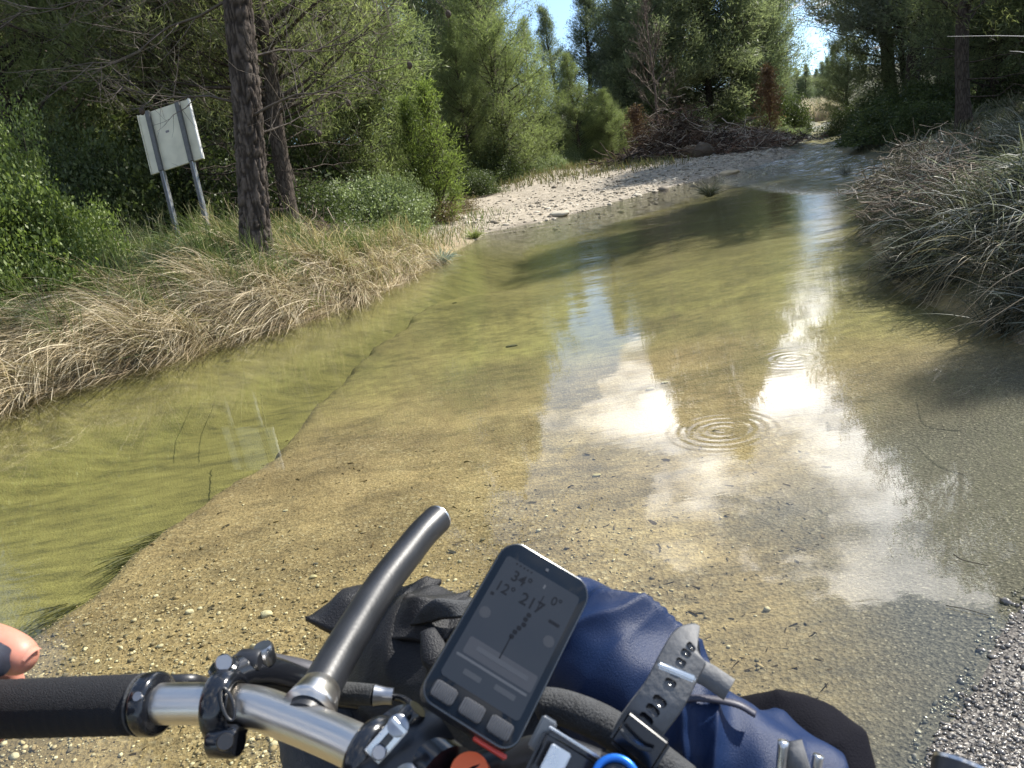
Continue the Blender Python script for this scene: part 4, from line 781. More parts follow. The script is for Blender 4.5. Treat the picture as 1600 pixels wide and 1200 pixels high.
tangle('twig_tangle', 1440, 350, 8.8, .58, 620, .40, .0045, [(.20, .17, .13), (.10, .085, .065), (.34, .31, .26), (.14, .13, .08)], 'tangle of bare brown twigs hanging over the water from the right bank', 5, .75, .05)
tangle('twig_tangle', 1475, 415, 6.8, .55, 320, .30, .0035, [(.20, .16, .12), (.12, .09, .07), (.30, .26, .2)], 'darker mat of twigs at the foot of the right bank', 6, .8, .05)
tangle('submerged_twigs', 1400, 465, 6.2, .30, 14, .35, .003, [(.05, .04, .03), (.09, .07, .05)], 'few thin dark twigs standing out of the water before the right bank', 7, 1.0, .0, 'twigs')
tangle('driftwood_pile', 1060, 238, 31.0, 1.8, 2200, .9, .013, [(.17, .12, .09), (.05, .035, .028), (.45, .38, .30), (.16, .095, .06), (.08, .055, .04)], 'high brown heap of flood driftwood on the gravel bar', 8, .85, .1, sq=(1.1, .8))
tangle('driftwood_pile', 1150, 228, 31.5, 1.9, 2000, .9, .012, [(.24, .19, .15), (.06, .045, .035), (.52, .45, .37), (.22, .13, .09)], 'lower greyer tangle of branches right of the high brown heap', 9, .42, .05, sq=(1.2, .8))
tangle('driftwood_branch', 985, 262, 29.0, .9, 60, 1.6, .03, [(.06, .045, .035), (.12, .09, .07)], 'dark branches lying in the shade left of the brown heap', 10, .3, .05)
tangle('brushwood', 690, 322, 17.6, .45, 90, .6, .008, [(.22, .15, .1), (.32, .25, .18)], 'loose brushwood at the corner between reeds and gravel bar', 12, .5, .02)
tangle('brushwood', 340, 368, 9.3, .42, 160, .4, .004, [(.26, .2, .14), (.16, .12, .08)], 'dry brushwood caught between the sign posts and the big trunk', 13, .3, .03)
tangle('brushwood', 275, 358, 9.7, .25, 90, .3, .004, [(.22, .17, .12), (.14, .10, .07)], 'small heap of dry debris at the foot of the left sign post', 14, .35, .02)
tangle('brushwood', 480, 330, 12.2, .6, 200, .6, .005, [(.28, .23, .19), (.16, .12, .1)], 'grey brushwood under the thin brown pines right of the big trunk', 15, .5, .03)
# root plate: dark stump in the pile
def boulder(u, v, D, r, col, label, seed, sq=(1, 1, .7), name='boulder', cat='rock', z=None, sub=4, m=None):
    p = XYat(u, v, D) if D else tuple(PZ(u, v, 0)[:2]); zz = tz(*p) if z is None else z
    bm = bmesh.new(); bmesh.ops.create_icosphere(bm, subdivisions=sub, radius=1); V = np.array([q.co for q in bm.verts]); Fc = np.array([[q.index for q in f.verts] for f in bm.faces]); bm.free()
    V = V * (1 + .30 * fbm(V, .9, seed, 2) + .06 * fbm(V, 3.5, seed + 2, 3))[:, None]; V = np.sign(V) * np.abs(V) ** .92; V = V * np.array(sq) * r
    me = npmesh(name, V, Fc, m or M_STONE, True, color=np.array(col) * (1 + .18 * fbm(V / r, 2.5, seed, 3))[:, None]); o = ob(name, me); o.location = (p[0], p[1], zz + r * sq[2] * .35); tag(o, label, cat); return o
boulder(1083, 245, 29.8, .42, (.16, .11, .07), 'round brown stump end sticking out of the driftwood heap', 3, (1, .8, .8), 'tree_stump', 'stump')
boulder(1100, 242, 29.4, .36, (.11, .085, .06), 'dark round root ball right of the brown stump end', 4, (1, .8, .9), 'root_ball', 'root ball')
# pale far reeds and the far mud bank
def far_reeds():
    rng = rs(95); n = 3200; u = rng.uniform(1254, 1316, n); D = rng.uniform(62, 78, n); P = np.array([XYat(a, 190, b) for a, b in zip(u, D)]); z = np.full(n, .12)
    Dv = rng.normal(0, .12, (n, 3)); Dv[:, 2] = 1; V, Fc, c = blades(np.stack([P[:, 0], P[:, 1], z], -1), Dv, 1.7 * rng.uniform(.5, 1.2, n), np.full(n, .05), np.full(n, .1), mixc(n, rng, (.55, .47, .38), (.45, .37, .30), (.6, .52, .45)), rng, 3); mb = MB(); mb.add(V, Fc, c)
    o = ob('far_reed_bed', mb.mesh('far_reed_bed', M_REED, False)); tag(o, 'pale dry reed bed where the river bends out of sight', 'reeds', kind='stuff')
far_reeds()
# ================================================================== stones
def pebbles(name, P, r, cols, seed, label, flat=.55, kind='stuff'):
    rng = rs(seed); bm = bmesh.new(); bmesh.ops.create_icosphere(bm, subdivisions=1, radius=1); V0 = np.array([q.co for q in bm.verts]); F0 = np.array([[q.index for q in f.verts] for f in bm.faces]); bm.free()
    n = len(P); sc = r[:, None] * rng.uniform(.6, 1.3, (n, 3)) * [1, 1, flat]; a = rng.uniform(0, 2 * PI, n); ca, sa = np.cos(a), np.sin(a)
    V = V0[None] * (1 + rng.normal(0, .22, (n, len(V0), 1))) * sc[:, None]; V = np.stack([V[..., 0] * ca[:, None] - V[..., 1] * sa[:, None], V[..., 0] * sa[:, None] + V[..., 1] * ca[:, None], V[..., 2]], -1) + P[:, None]
    Fc = (F0[None] + np.arange(n)[:, None, None] * len(V0)).reshape(-1, 3); c = np.repeat(mixc(n, rng, *cols), len(V0), 0)
    mb = MB(); mb.add(V.reshape(-1, 3), Fc, c); o = ob(name, mb.mesh(name, M_STONE, True)); tag(o, label, 'stones', kind=kind)
def px_spots(rng, n, u0, u1, v0, v1, ok=None):
    u = rng.uniform(u0, u1, n); v = rng.uniform(v0, v1, n); r = F3[None] + XC[None] * ((u - 800) / FPX)[:, None] + YC[None] * ((v - 600) / FPX)[:, None]; P = CAM + r * (-CAMH / r[:, 2])[:, None]
    T_, sd, ss, _ = terrain(P[:, 0], P[:, 1], True); P[:, 2] = T_; return P, sd, ss, u, v
rng = rs(101); P, sd, ss, u, v = px_spots(rng, 60000, -250, 1500, 760, 1700)
keep = (ss < -.02) & (rng.random(len(P)) < np.clip((v - 700) / 300, .05, 1) * np.clip((1230 - u) / 450, 0, 1) * (.25 + .75 * (vnoise(P, 2.5, 3) > -.1))); P = P[keep]; r = np.exp(rng.normal(math.log(.0030), .52, len(P))); r = np.minimum(r, .012); P[:, 2] += r * .28
PEB = [(.40, .31, .18), (.55, .46, .31), (.26, .19, .11), (.55, .48, .34), (.18, .14, .09), (.30, .22, .12), (.12, .10, .07)]
pebbles('gravel_bed', P, r, PEB, 102, 'small tan pebbles lying on the shallow ford bed')
P, sd, ss, u, v = px_spots(rng, 9000, 1420, 1900, 880, 1500); keep = (sd > -.035) ; P = P[keep]; r = np.exp(rng.normal(math.log(.0042), .35, len(P))); P[:, 2] += r * .2
M_WET = colmat('wet_chippings', .16, .6, .3, 90)
def_st = M_STONE; M_STONE = M_WET
pebbles('wet_gravel', P, r, [(.12, .11, .10), (.22, .20, .18), (.07, .065, .06), (.3, .27, .23)], 103, 'wet glinting dark chippings at the lower right corner')
M_STONE = def_st
P, sd, ss, u, v = px_spots(rng, 26000, 640, 1210, 246, 385); n0 = len(P)
gxy = np.stack([rng.uniform(-4, 12, 26000), rng.uniform(13, 36, 26000)], -1); T_, sd, ss, _ = terrain(gxy[:, 0], gxy[:, 1], True); keep = (sd > -.5) & (sd < 7.5) & (gxy[:, 0] < .3 * gxy[:, 1] + 2.3) & (rng.random(26000) < np.clip(1.15 - sd / 7, .15, 1)) & (gxy[:, 1] > 14.5) & (rng.random(26000) < np.clip((gxy[:, 0] + 4) / 8, .25, 1))
P = np.stack([gxy[keep, 0], gxy[keep, 1], T_[keep]], -1); r = np.exp(rng.normal(math.log(.026), .50, len(P))); r = np.minimum(r, .11); pebbles('gravel_bar_cobbles', P, r, [(.42, .37, .29), (.30, .26, .20), (.54, .49, .40), (.21, .18, .14)], 104, 'pale rounded cobbles of the gravel bar')
STN = [(410, 940, .021, (.46, .40, .28), 'largest pale stone on the ford bed, left of the handlebar', (1.1, .8, .65)), (290, 936, .014, (.48, .42, .30), 'pale oval stone left of the largest one', (1.2, .8, .6)), (306, 930, .009, (.50, .44, .32), 'small pale stone touching the oval one', (1, .8, .6)),
       (488, 860, .009, (.10, .09, .08), 'dark little stone above the dry bag', (1.2, .8, .6)), (484, 881, .012, (.42, .36, .22), 'tan stone just below the dark little stone', (1.2, .8, .6)), (440, 775, .011, (.50, .44, .30), 'pale stone alone on the smooth sand of the ford', (1.2, .7, .5)),
       (1014, 583, .022, (.34, .28, .16), 'brown stone under the middle of the water', (1.2, .8, .5)), (1035, 573, .018, (.38, .33, .22), 'small brown stone right of the one in mid water', (1.2, .8, .5)), (930, 722, .014, (.40, .33, .18), 'pale stone below the sky reflection', (1.3, .8, .5)), (708, 462, .02, (.10, .09, .06), 'dark stone on the yellow bed', (1.4, .6, .4)), (795, 515, .028, (.12, .11, .07), 'dark flat stone left of the sky reflection', (1.6, .5, .4)),
       (1516, 1051, .006, (.08, .075, .07), 'small dark wet stone by the edge of the wet chippings', (1.3, 1, .8)), (128, 952, .010, (.3, .25, .17), 'flat brown stone near the ford edge', (1.6, .8, .4)), (240, 990, .007, (.4, .34, .22), 'little tan stone above the handlebar grip', (1.2, .8, .6)), (875, 338, .16, (.42, .38, .30), 'flat pale cobble at the waterline of the gravel bar', (1.3, .8, .4)), (1140, 272, .2, (.36, .30, .2), 'tan cobble at the far tip of the gravel bar', (1.3, 1, .4))]
for i, (u, v, r, c, lb, sq) in enumerate(STN): boulder(u, v, None, r, c, lb, 200 + i, sq, 'stone', 'stone', sub=3)
rng = rs(131); P, sd, ss, u, v = px_spots(rng, 2600, -100, 1300, 640, 1300); P = P[(ss < -.05)]; n = len(P); P[:, 2] += .0015; r_ = np.exp(rng.normal(math.log(.006), .6, n)).clip(.002, .02)
a_ = rng.uniform(0, 2 * PI, n); Dv = np.stack([np.cos(a_), np.sin(a_), rng.normal(0, .12, n)], -1); V, Fc, c = blades(P, Dv, r_ * 2.2, r_ * rng.uniform(.3, .9, n), np.zeros(n) + .05, mixc(n, rng, (.08, .055, .03), (.15, .10, .05), (.05, .04, .025), (.22, .16, .08)), rng, 3)
mb = MB(); mb.add(V, Fc, c); tag(ob('leaf_litter', mb.mesh('leaf_litter', M_REED, False)), 'dark bits of leaf and bark strewn on the ford bed', 'litter', kind='stuff')
# weed on the ford edge, streaming
def weeds():
    rng = rs(111); n = 1500; k = rng.integers(0, 60, n); tt = rng.uniform(2.2, 7.5, 60)[k] + rng.normal(0, .1, n); S_ = SLAB; i = np.minimum(tt.astype(int), len(S_) - 2); f = (tt - i)[:, None]; p = S_[i] * (1 - f) + S_[i + 1] * f; d = nrm(S_[i + 1] - S_[i]); nr = np.stack([-d[:, 1], d[:, 0]], -1)
    P = p + nr * (rng.uniform(.03, .55, 60)[k] + rng.normal(0, .05, n))[:, None]; z = terrain(P[:, 0], P[:, 1]); D = np.stack([-d[:, 0] + rng.normal(0, .15, n), -d[:, 1] + rng.normal(0, .15, n), rng.uniform(.1, .4, n)], -1)
    V, Fc, c = blades(np.stack([P[:, 0], P[:, 1], z], -1), D, .35 * rng.uniform(.4, 1.2, n), .004 * rng.uniform(.6, 1.5, n), .15 * rng.random(n), mixc(n, rng, (.07, .07, .02), (.035, .04, .012), (.13, .12, .035)), rng, 6); V[:, 2] = np.minimum(V[:, 2], -.015); mb = MB(); mb.add(V, Fc, c)
    tag(ob('water_weed', mb.mesh('water_weed', M_REED, False)), 'brown-green weed streaming along the sunken ford edge', 'water weed', kind='stuff')
weeds()
def float_stem(pts, r, col, label):
    P = smooth_path([PZ(u, v, z) for u, v, z in pts], 24); P += rs(3).normal(0, r * .8, P.shape) * [1, 1, .2]; V, Fc = tube_vf(P - P[0], r * np.ones(24), 5); mb = MB(); mb.add(V, Fc, col); o = ob('weed_stem', mb.mesh('weed_stem', M_TWIG)); o.location = P[0]; tag(o, label, 'weed stem')
float_stem([(408, 612, -.01), (411, 640, -.01), (420, 682, -.01)], .003, (.20, .18, .08), 'pale weed stem crossing the ford edge, longest and rightmost of three')
float_stem([(377, 562, -.01), (382, 585, -.01), (387, 606, -.01)], .002, (.16, .15, .07), 'middle pale weed stem in the deeper water')
float_stem([(339, 572, -.01), (342, 590, -.01), (346, 608, -.01)], .002, (.16, .15, .07), 'leftmost pale weed stem, nearest the reeds')
def wet_twig(pts, r, label):
    P = smooth_path([PZ(u, v, z) for u, v, z in pts], 20); V, Fc = tube_vf(P - P[0], np.linspace(r, r * .6, 20), 5); mb = MB(); mb.add(V, Fc, (.03, .025, .02)); o = ob('floating_twig', mb.mesh('floating_twig', M_TWIG)); o.location = P[0]; tag(o, label, 'twig')
wet_twig([(1478, 946, .004), (1510, 952, .006), (1545, 962, .003)], .0014, 'thin black twig lying on the water beside the wet chippings')
wet_twig([(1490, 866, .01), (1505, 875, .008), (1545, 884, .004)], .0018, 'forked dark twig floating on the bright cloud reflection')
# ================================================================== the road sign seen from behind
def sign():
    bl = PD(275, 357, 10.0); br = PD(325, 357, 9.94); tl = PD(230, 172, 10.0); tr = PD(277, 157, 9.94)
    ax = (br - bl); ax[2] = 0; wdt = np.linalg.norm(ax); ax /= wdt; c = (bl + br) / 2; zb = tz(c[0], c[1])
    t0 = empty('road_sign', (c[0], c[1], zb)); lean = Vector(tuple(nrm((tl + tr) / 2 - (bl + br) / 2)))
    zax = lean; xax = Vector(tuple(ax)); xax = (xax - zax * xax.dot(zax)).normalized(); yax = zax.cross(xax)
    Mr = Matrix((xax, yax, zax)).transposed().to_4x4(); Mr.translation = Vector((c[0], c[1], zb)); t0.matrix_world = Mr
    top = np.linalg.norm((tl + tr) / 2 - np.array([c[0], c[1], zb])); 
    galv = simple('galvanised_steel', (.42, .43, .43), .35, .85, .15, 30); chan = simple('dark_channel', (.13, .13, .125), .6, .3, .2, 20); alu = simple('weathered_board_back', (.64, .61, .47), .55, 0.0, .12, 6, .2, 40)
    def box(name, x0, x1, y0, y1, z0, z1, m, bev=.002, parent=t0):
        bm = bmesh.new(); bmesh.ops.create_cube(bm, size=1)
        for q in bm.verts: q.co = Vector(((x0 + x1) / 2 + q.co.x * (x1 - x0), (y0 + y1) / 2 + q.co.y * (y1 - y0), (z0 + z1) / 2 + q.co.z * (z1 - z0)))
        bmesh.ops.bevel(bm, geom=list(bm.edges), offset=bev, segments=2, affect='EDGES'); me = bpy.data.meshes.new(name); bm.to_mesh(me); bm.free(); return ob(name, me, parent, m)
    half = wdt / 2; zB = top - .80; W0, W1 = -half - .16, half + .16
    for s in (-1, 1):
        p = box('post', s * half - .024, s * half + .024, -.03, .03, -.3, zB - .002, galv); box('post_face', s * half - .024, s * half + .012, -.034, -.031, -.3, zB - .002, chan, .0005, p)
        box('channel', s * half - .030, s * half + .030, -.045, -.003, zB, top, chan)
    b = box('board', W0, W1, 0, .03, zB, top - .005, alu, .004); box('sticker', -.045, .005, -.0025, -.001, zB + .46, zB + .49, simple('faded_sticker', (.22, .2, .2), .6), .0005, b); box('board_rim', W1 - .012, W1 + .004, -.014, .034, zB - .003, top - .002, simple('bright_rim', (.75, .75, .72), .4), .002, b)
    box('board_rim', W0 - .004, W0 + .010, -.014, .034, zB - .003, top - .002, alu, .002, b)
    box('front_face', W0 + .02, W1 - .02, .031, .033, zB + .02, top - .03, simple('sign_face', (.25, .1, .35), .5), .0005, b)
    tag(t0, 'leaning two-post road sign seen from behind, pale board on grey posts', 'road sign')
sign()
# ================================================================== the bicycle
HD = nrm(np.array([.786, .619, 0])); LT = nrm(np.array([.619, -.786, 0.])); UPV = np.array([0, 0, 1.])
m_ti = None
def ti():
    m, nt, N, L, B = mat('brushed_titanium'); B.inputs['Metallic'].default_value = 1; B.inputs['Base Color'].default_value = (.62, .59, .55, 1)
    tc = N.new('ShaderNodeTexCoord'); n = N.new('ShaderNodeTexNoise'); n.inputs['Scale'].default_value = 60; n.inputs['Detail'].default_value = 6; L.new(tc.outputs['Object'], n.inputs['Vector'])
    r = N.new('ShaderNodeMapRange'); r.inputs[3].default_value = .22; r.inputs[4].default_value = .42; L.new(n.outputs['Fac'], r.inputs[0]); L.new(r.outputs[0], B.inputs['Roughness']); return m
TI = ti()
MATTE = simple('matte_black_metal', (.011, .012, .015), .40, .0, .2, 30, .05, 400, .6)
SHINY = simple('glossy_black_plastic', (.008, .009, .012), .16, 0, .1, 30, 0, 200, .6)
RUBBER = simple('black_rubber_foam', (.013, .014, .017), .85, 0, .15, 300, .8, 1500, .3)
SILVER = simple('satin_aluminium', (.62, .63, .64), .3, 1, .1, 60)
STEEL = simple('bolt_steel', (.30, .31, .33), .3, 1, .1, 60)
FABBLK = simple('coated_black_fabric', (.014, .0145, .017), .5, 0, .3, 25, .5, 900, .3)
JACKET = simple('navy_nylon', (.006, .018, .060), .45, 0, .15, 20, .25, 1500, .22)
GREYRUB = simple('grey_rubber_strap', (.13, .132, .136), .65, 0, .12, 80, .3, 300, .4)
GREYFOAM = simple('grey_webbing', (.045, .047, .050), .75, 0, .25, 150, .6, 800, .3)
ORANGE = simple('orange_anodised', (.80, .14, .04), .35, .3, .05, 30)
BLUE = simple('blue_anodised', (.02, .16, .62), .3, .5, .05, 30)
bike0 = PD(690, 1225, .36)
BK = empty('bicycle', (float(bike0[0]), float(bike0[1]), 0)); tag(BK, 'bicycle seen over its bare metal handlebar, black grips and matte black horn', 'bicycle')
O = np.array([bike0[0], bike0[1], 0])
def prt(name, V, Fc, m, parent=None, smooth=True, auto=None):
    """world coordinates in, child of the bike's empty out"""
    par = parent or BK; me = npmesh(name, np.asarray(V) - O, Fc, m, smooth)
    if auto: 
        try: me.set_sharp_from_angle(angle=math.radians(auto))
        except Exception: pass
    o = ob(name, me, par); return o
def mtube(name, pts, r, m, n=30, seg=24, parent=None, raw=False, sq=1.0):
    P = pts if raw else smooth_path(pts, n); R_ = smooth1(r, len(P)) if np.ndim(r) else np.full(len(P), r); V, Fc = tube_vf(P, R_, seg, True, sq); return prt(name, V, Fc, m, parent, auto=50)
def mir(P):
    P = np.atleast_2d(np.asarray(P, dtype=float)); q = P - bike0; a = q @ LT; return P - 2 * a[:, None] * LT
g0 = PD(240, 1095, .429); g0[2] = 1.088; b1 = PD(380, 1106, .42); b1[2] = 1.086; b2 = PD(450, 1116, .405); b2[2] = 1.084; b3 = PD(530, 1145, .385); b3[2] = 1.083; b4 = PD(610, 1187, .367); b4[2] = 1.082
Mx = (PD(684, 812, .59) + PD(1490, 1335, .335)) / 2; bike0 = bike0 + LT * ((Mx - bike0) @ LT); bike0[2] = 1.08; bc = bike0.copy()
gd = nrm(g0 - b1); gd[2] = -.02; gdir = nrm(gd); gend = g0 + gdir * .16
BARL = [gend, g0 + gdir * .05, g0, b1, b2, b3, b4, bc]
full = smooth_path(BARL + [mir(p)[0] for p in BARL[-2::-1]], 90)
mtube('handlebar', full, .0111, TI, raw=True, seg=32)
# horns welded to the bar, left and right
hb = PD(474, 1124, .402); hb[2] = 1.085; hpts = [hb, PD(518, 1050, .437), PD(560, 985, .475), PD(600, 928, .515), PD(640, 874, .552), PD(663, 842, .574), PD(684, 812, .59)]
for k in range(1, 7): hpts[k][2] = 1.086 + .001 * k
def horn(pts):
    P = smooth_path(pts, 40); h_ = mtube('bar_horn', P, .0112, MATTE, raw=True, seg=32); t = nrm(P[-1] - P[-2]); V, Fc = tube_vf([P[-1] + t * .0002, P[-1] + t * .0016], .0108, 32); prt('end_plug', V, Fc, SILVER, h_, auto=40)
    V, Fc = tube_vf([P[-1] + t * .0012, P[-1] + t * .0022], .0075, 24); prt('plug_face', V, Fc, STEEL, h_, auto=40)
    V, Fc = tube_vf([P[1], P[2], P[3], P[4]], [.0150, .0140, .0126, .0114], 28); prt('weld_bead', V, Fc, TI, h_)
horn(hpts); horn([mir(hpts[0])[0], mir(hpts[1])[0], PD(1420, 1440, .302), PD(1468, 1340, .302), PD(1492, 1262, .306), PD(1504, 1200, .312)])
def grip(s):
    f = (lambda p: p) if s < 0 else (lambda p: mir(p)[0])
    a, e = f(g0 + gdir * .006), f(gend + gdir * .004); n = 60; P = np.linspace(a, e, n); r = .0162 + .0002 * np.sin(np.arange(n) * 2.4); r[:3] = .0150; g_ = mtube('grip', P, r, RUBBER, raw=True, seg=48)
    mtube('lock_ring', [f(g0 - gdir * .0042), f(g0 - gdir * .002), f(g0 + gdir * .004), f(g0 + gdir * .0065)], [.0150, .0172, .0172, .0155], SHINY, n=12, parent=g_, seg=40)
    mtube('ring_edge', [f(g0 + gdir * .0066), f(g0 + gdir * .0078)], .01675, GREYFOAM, n=3, parent=g_, seg=40)
    c = f(g0 + gdir * .001) + np.array([0, -.010, .0125]); V, Fc = tube_vf([c, c + nrm(np.array([0, -.010, .0125])) * .0022], .0025, 12); prt('bolt', V, Fc, STEEL, g_, auto=40)
grip(-1); grip(1)
def rbox(name, c, ax, ay, az, sx, sy, sz, m, bev=.002, parent=None, seg=3, taper=0):
    bm = bmesh.new(); bmesh.ops.create_cube(bm, size=1)
    for q in bm.verts:
        k = 1 - taper * (q.co.z + .5); q.co.x *= k; q.co.y *= k
        q.co = Vector((q.co.x * sx, q.co.y * sy, q.co.z * sz))
    if bev: bmesh.ops.bevel(bm, geom=list(bm.edges), offset=bev, segments=seg, affect='EDGES', profile=.6)
    me = bpy.data.meshes.new(name); bm.to_mesh(me); bm.free(); co = np.empty(len(me.vertices) * 3); me.vertices.foreach_get('co', co); co = co.reshape(-1, 3)
    W = np.asarray(c) + co[:, :1] * ax + co[:, 1:2] * ay + co[:, 2:] * az - O; me.vertices.foreach_set('co', W.astype(np.float32).ravel()); me.update()
    for p in me.polygons: p.use_smooth = True
    try: me.set_sharp_from_angle(angle=math.radians(35))
    except Exception: pass
    return ob(name, me, parent or BK, m)
def ring(name, c, axis, R, r, m, parent=None, n=40, sq=1.0, ell=None):
    a = nrm(np.cross(axis, UPV)); b = np.cross(axis, a); th = np.linspace(0, 2 * PI, n); e = ell or (1, 1); P = c + R * (e[0] * np.cos(th)[:, None] * a + e[1] * np.sin(th)[:, None] * b)
    V, Fc = tube_vf(P, r, 12, False, sq); return prt(name, V, Fc, m, parent)
# brake lever: clamp round the bar, body in front, blade and hose
ci = nrm(b1 - g0); cc = PD(357, 1106, .42); cc[2] = 1.086; camto = nrm(CAM - cc); fr_ = nrm(np.cross(ci, UPV)); fr_ = fr_ if fr_[1] > 0 else -fr_
LV = ring('lever_clamp', cc, ci, .0150, .0042, SHINY, ell=(1, 1.15), sq=1.7)
def lug(p, r, l, m=SHINY, ax=None, name='bolt', par=None): ax = nrm(ax if ax is not None else camto); V, Fc = tube_vf([p - ax * l / 2, p - ax * l / 2 + ax * l * .12, p + ax * l / 2 - ax * l * .12, p + ax * l / 2], [r * .85, r, r, r * .85], 20); return prt(name, V, Fc, m, par or LV, auto=40)
lo = PD(352, 1158, .405); lug(lo, .0085, .016, SHINY, ci, 'clamp_lug'); lug(lo + camto * .006, .0045, .010, MATTE)
lug(PD(350, 1036, .425), .0048, .011, STEEL); lug(PD(352, 1050, .428), .0085, .010, SHINY, UPV, 'pivot_cap'); lug(PD(414, 1022, .445), .0058, .012, STEEL, UPV); lug(PD(392, 1032, .44), .0065, .014, MATTE, ci, 'pivot_barrel')
mtube('lever_body', [PD(350, 1062, .425), PD(385, 1050, .44), PD(430, 1055, .455), PD(500, 1078, .475), PD(560, 1092, .485)], [.009, .0105, .010, .009, .007], SHINY, parent=LV)
mtube('lever_reservoir', [PD(418, 1040, .46), PD(470, 1050, .475), PD(520, 1062, .485)], [.0078, .0078, .0074], simple('grey_anodised', (.10, .10, .115), .35, .6), parent=LV)
mtube('lever_blade', [PD(372, 1030, .46), PD(330, 1020, .52) + UPV * -.03, cc + gdir * .06 + fr_ * .05 - UPV * .02, cc + gdir * .11 + fr_ * .045 - UPV * .02], [.005, .0045, .004, .005], MATTE, parent=LV, sq=.7)
mtube('hose_fitting', [PD(520, 1080, .455), PD(548, 1083, .455), PD(586, 1086, .45)], [.0058, .0062, .0060], GREYFOAM, parent=LV, n=14)
mtube('hose_collar', [PD(585, 1086, .45), PD(600, 1087, .45), PD(614, 1088, .45)], [.0062, .0050, .0048], STEEL, parent=LV, n=8)
mtube('brake_hose', [PD(612, 1088, .45), PD(632, 1093, .445), PD(650, 1112, .435), PD(668, 1160, .43), PD(700, 1230, .45)], .0022, SHINY, parent=LV, n=24, seg=10)
ring('clamp_slot', cc + camto * .0172 + np.array([0, 0, .002]), camto, .0050, .0009, MATTE, LV, ell=(.55, 1.7))
LV2 = ring('lever_clamp', mir(cc)[0], mir(cc + ci)[0] - mir(cc)[0], .0150, .0042, SHINY, ell=(1, 1.15), sq=1.7)
mtube('lever_body', [mir(p)[0] for p in (PD(350, 1062, .425), PD(385, 1050, .44), PD(430, 1055, .455), PD(500, 1078, .475))], [.009, .0105, .010, .009], SHINY, parent=LV2)
mtube('lever_blade', [mir(p)[0] for p in (PD(372, 1030, .46), PD(330, 1020, .52) + UPV * -.03, cc + gdir * .06 + fr_ * .05 - UPV * .02, cc + gdir * .11 + fr_ * .045 - UPV * .02)], [.005, .0045, .004, .005], MATTE, parent=LV2, sq=.7)
# bell or light clamp on the bar near the stem
kc = PD(588, 1180, .368); kc[2] = 1.083; kax = nrm(b4 - b3)
KL = ring('accessory_clamp', kc, kax, .0145, .0046, SHINY, sq=1.5); cx_, cy_ = nrm(PD(620, 1140, .37) - PD(585, 1180, .37)), None
cam_k = nrm(CAM - kc); cy_ = nrm(np.cross(cam_k, cx_)); pc = PD(603, 1158, .352)
rbox('clamp_plate', pc, cx_, cy_, cam_k, .021, .0095, .0026, SILVER, .0008, KL); rbox('plate_slot', pc - cx_ * .001 + cam_k * .0013, cx_, cy_, cam_k, .009, .0035, .0006, SHINY, .0002, KL)
lug(PD(592, 1176, .35), .0034, .004, STEEL, cam_k, 'bolt', KL); lug(PD(622, 1134, .353), .0050, .004, STEEL, cam_k, 'bolt', KL); lug(PD(640, 1122, .37), .006, .012, SHINY, cx_, 'clamp_hinge', KL)
mtube('clamp_arm', [PD(640, 1125, .38), PD(665, 1140, .37), PD(690, 1160, .37)], [.004, .0035, .004], STEEL, parent=KL, n=12)
# stem, caps and rods
st0 = bc; sdir = nrm(-HD + UPV * -.10); stb = st0 + sdir * .060
mtube('stem', [st0 + HD * .012, st0, st0 + sdir * .03, stb], [.019, .020, .0165, .019], MATTE)
mtube('stem_faceplate', [bc - LT * .022, bc + LT * .022], .0165, SHINY, n=4)
ax_s = nrm(HD * .38 - UPV * .92); hd0 = stb - ax_s * .02
mtube('steerer_cap', [hd0 - ax_s * .004, hd0], .019, SHINY, n=3); mtube('head_tube', [hd0 + ax_s * .04, hd0 + ax_s * .17], .024, TI, n=4)
mtube('headset', [hd0, hd0 + ax_s * .04], .021, SHINY, n=4)
oc = PD(733, 1204, .345); K1 = mtube('stem_knob', [oc - UPV * .010, oc - UPV * .004, oc + nrm(CAM - oc) * .0035], [.0085, .0100, .0085], ORANGE, n=10, seg=28)
rbox('knob_slot', oc + nrm(CAM - oc) * .0038 + HD * .002, HD, LT, nrm(CAM - oc), .0075, .0022, .0012, SHINY, .0004, K1)
mtube('accessory_bar', [PD(676, 1225, .372), PD(720, 1215, .378), PD(790, 1195, .375), PD(860, 1180, .372), PD(960, 1215, .36), PD(1060, 1260, .35)], .0095, MATTE)
fk = hd0 + ax_s * .17; wc_ = fk + ax_s * .42 + HD * .045; wc_[2] = .34
CRN = mtube('fork_crown', [fk - LT * .055 + ax_s * .03, fk, fk + LT * .055 + ax_s * .03], .018, MATTE, n=8)
for s in (-1, 1): mtube('fork_leg', [fk + LT * s * .055 + ax_s * .03, (fk + wc_) / 2 + LT * s * .058, wc_ + LT * s * .055], [.016, .014, .010], MATTE, n=12)
WH = empty('front_wheel', (0, 0, 0)); WH.parent = BK
def wring(R, r, m, name, sq=1.0):
    th = np.linspace(0, 2 * PI, 97); P = wc_ + R * (np.cos(th)[:, None] * HD + np.sin(th)[:, None] * UPV); V, Fc = tube_vf(P, r, 16, False, sq); return prt(name, V, Fc, m, WH)
wring(.325, .026, RUBBER, 'tyre'); wring(.296, .012, MATTE, 'rim'); mtube('hub', [wc_ - LT * .05, wc_ - LT * .045, wc_ + LT * .045, wc_ + LT * .05], [.01, .022, .022, .01], MATTE, parent=WH, n=10)
sp = MB()
for i in range(28):
    a = 2 * PI * i / 28; b = a + (.5 if i % 2 else -.5); s = 1 if (i // 2) % 2 else -1; V, Fc = tube_vf([wc_ + LT * s * .028 + .02 * (math.cos(b) * HD + math.sin(b) * UPV), wc_ + .29 * (math.cos(a) * HD + math.sin(a) * UPV)], .001, 5); sp.add(V - O, Fc)
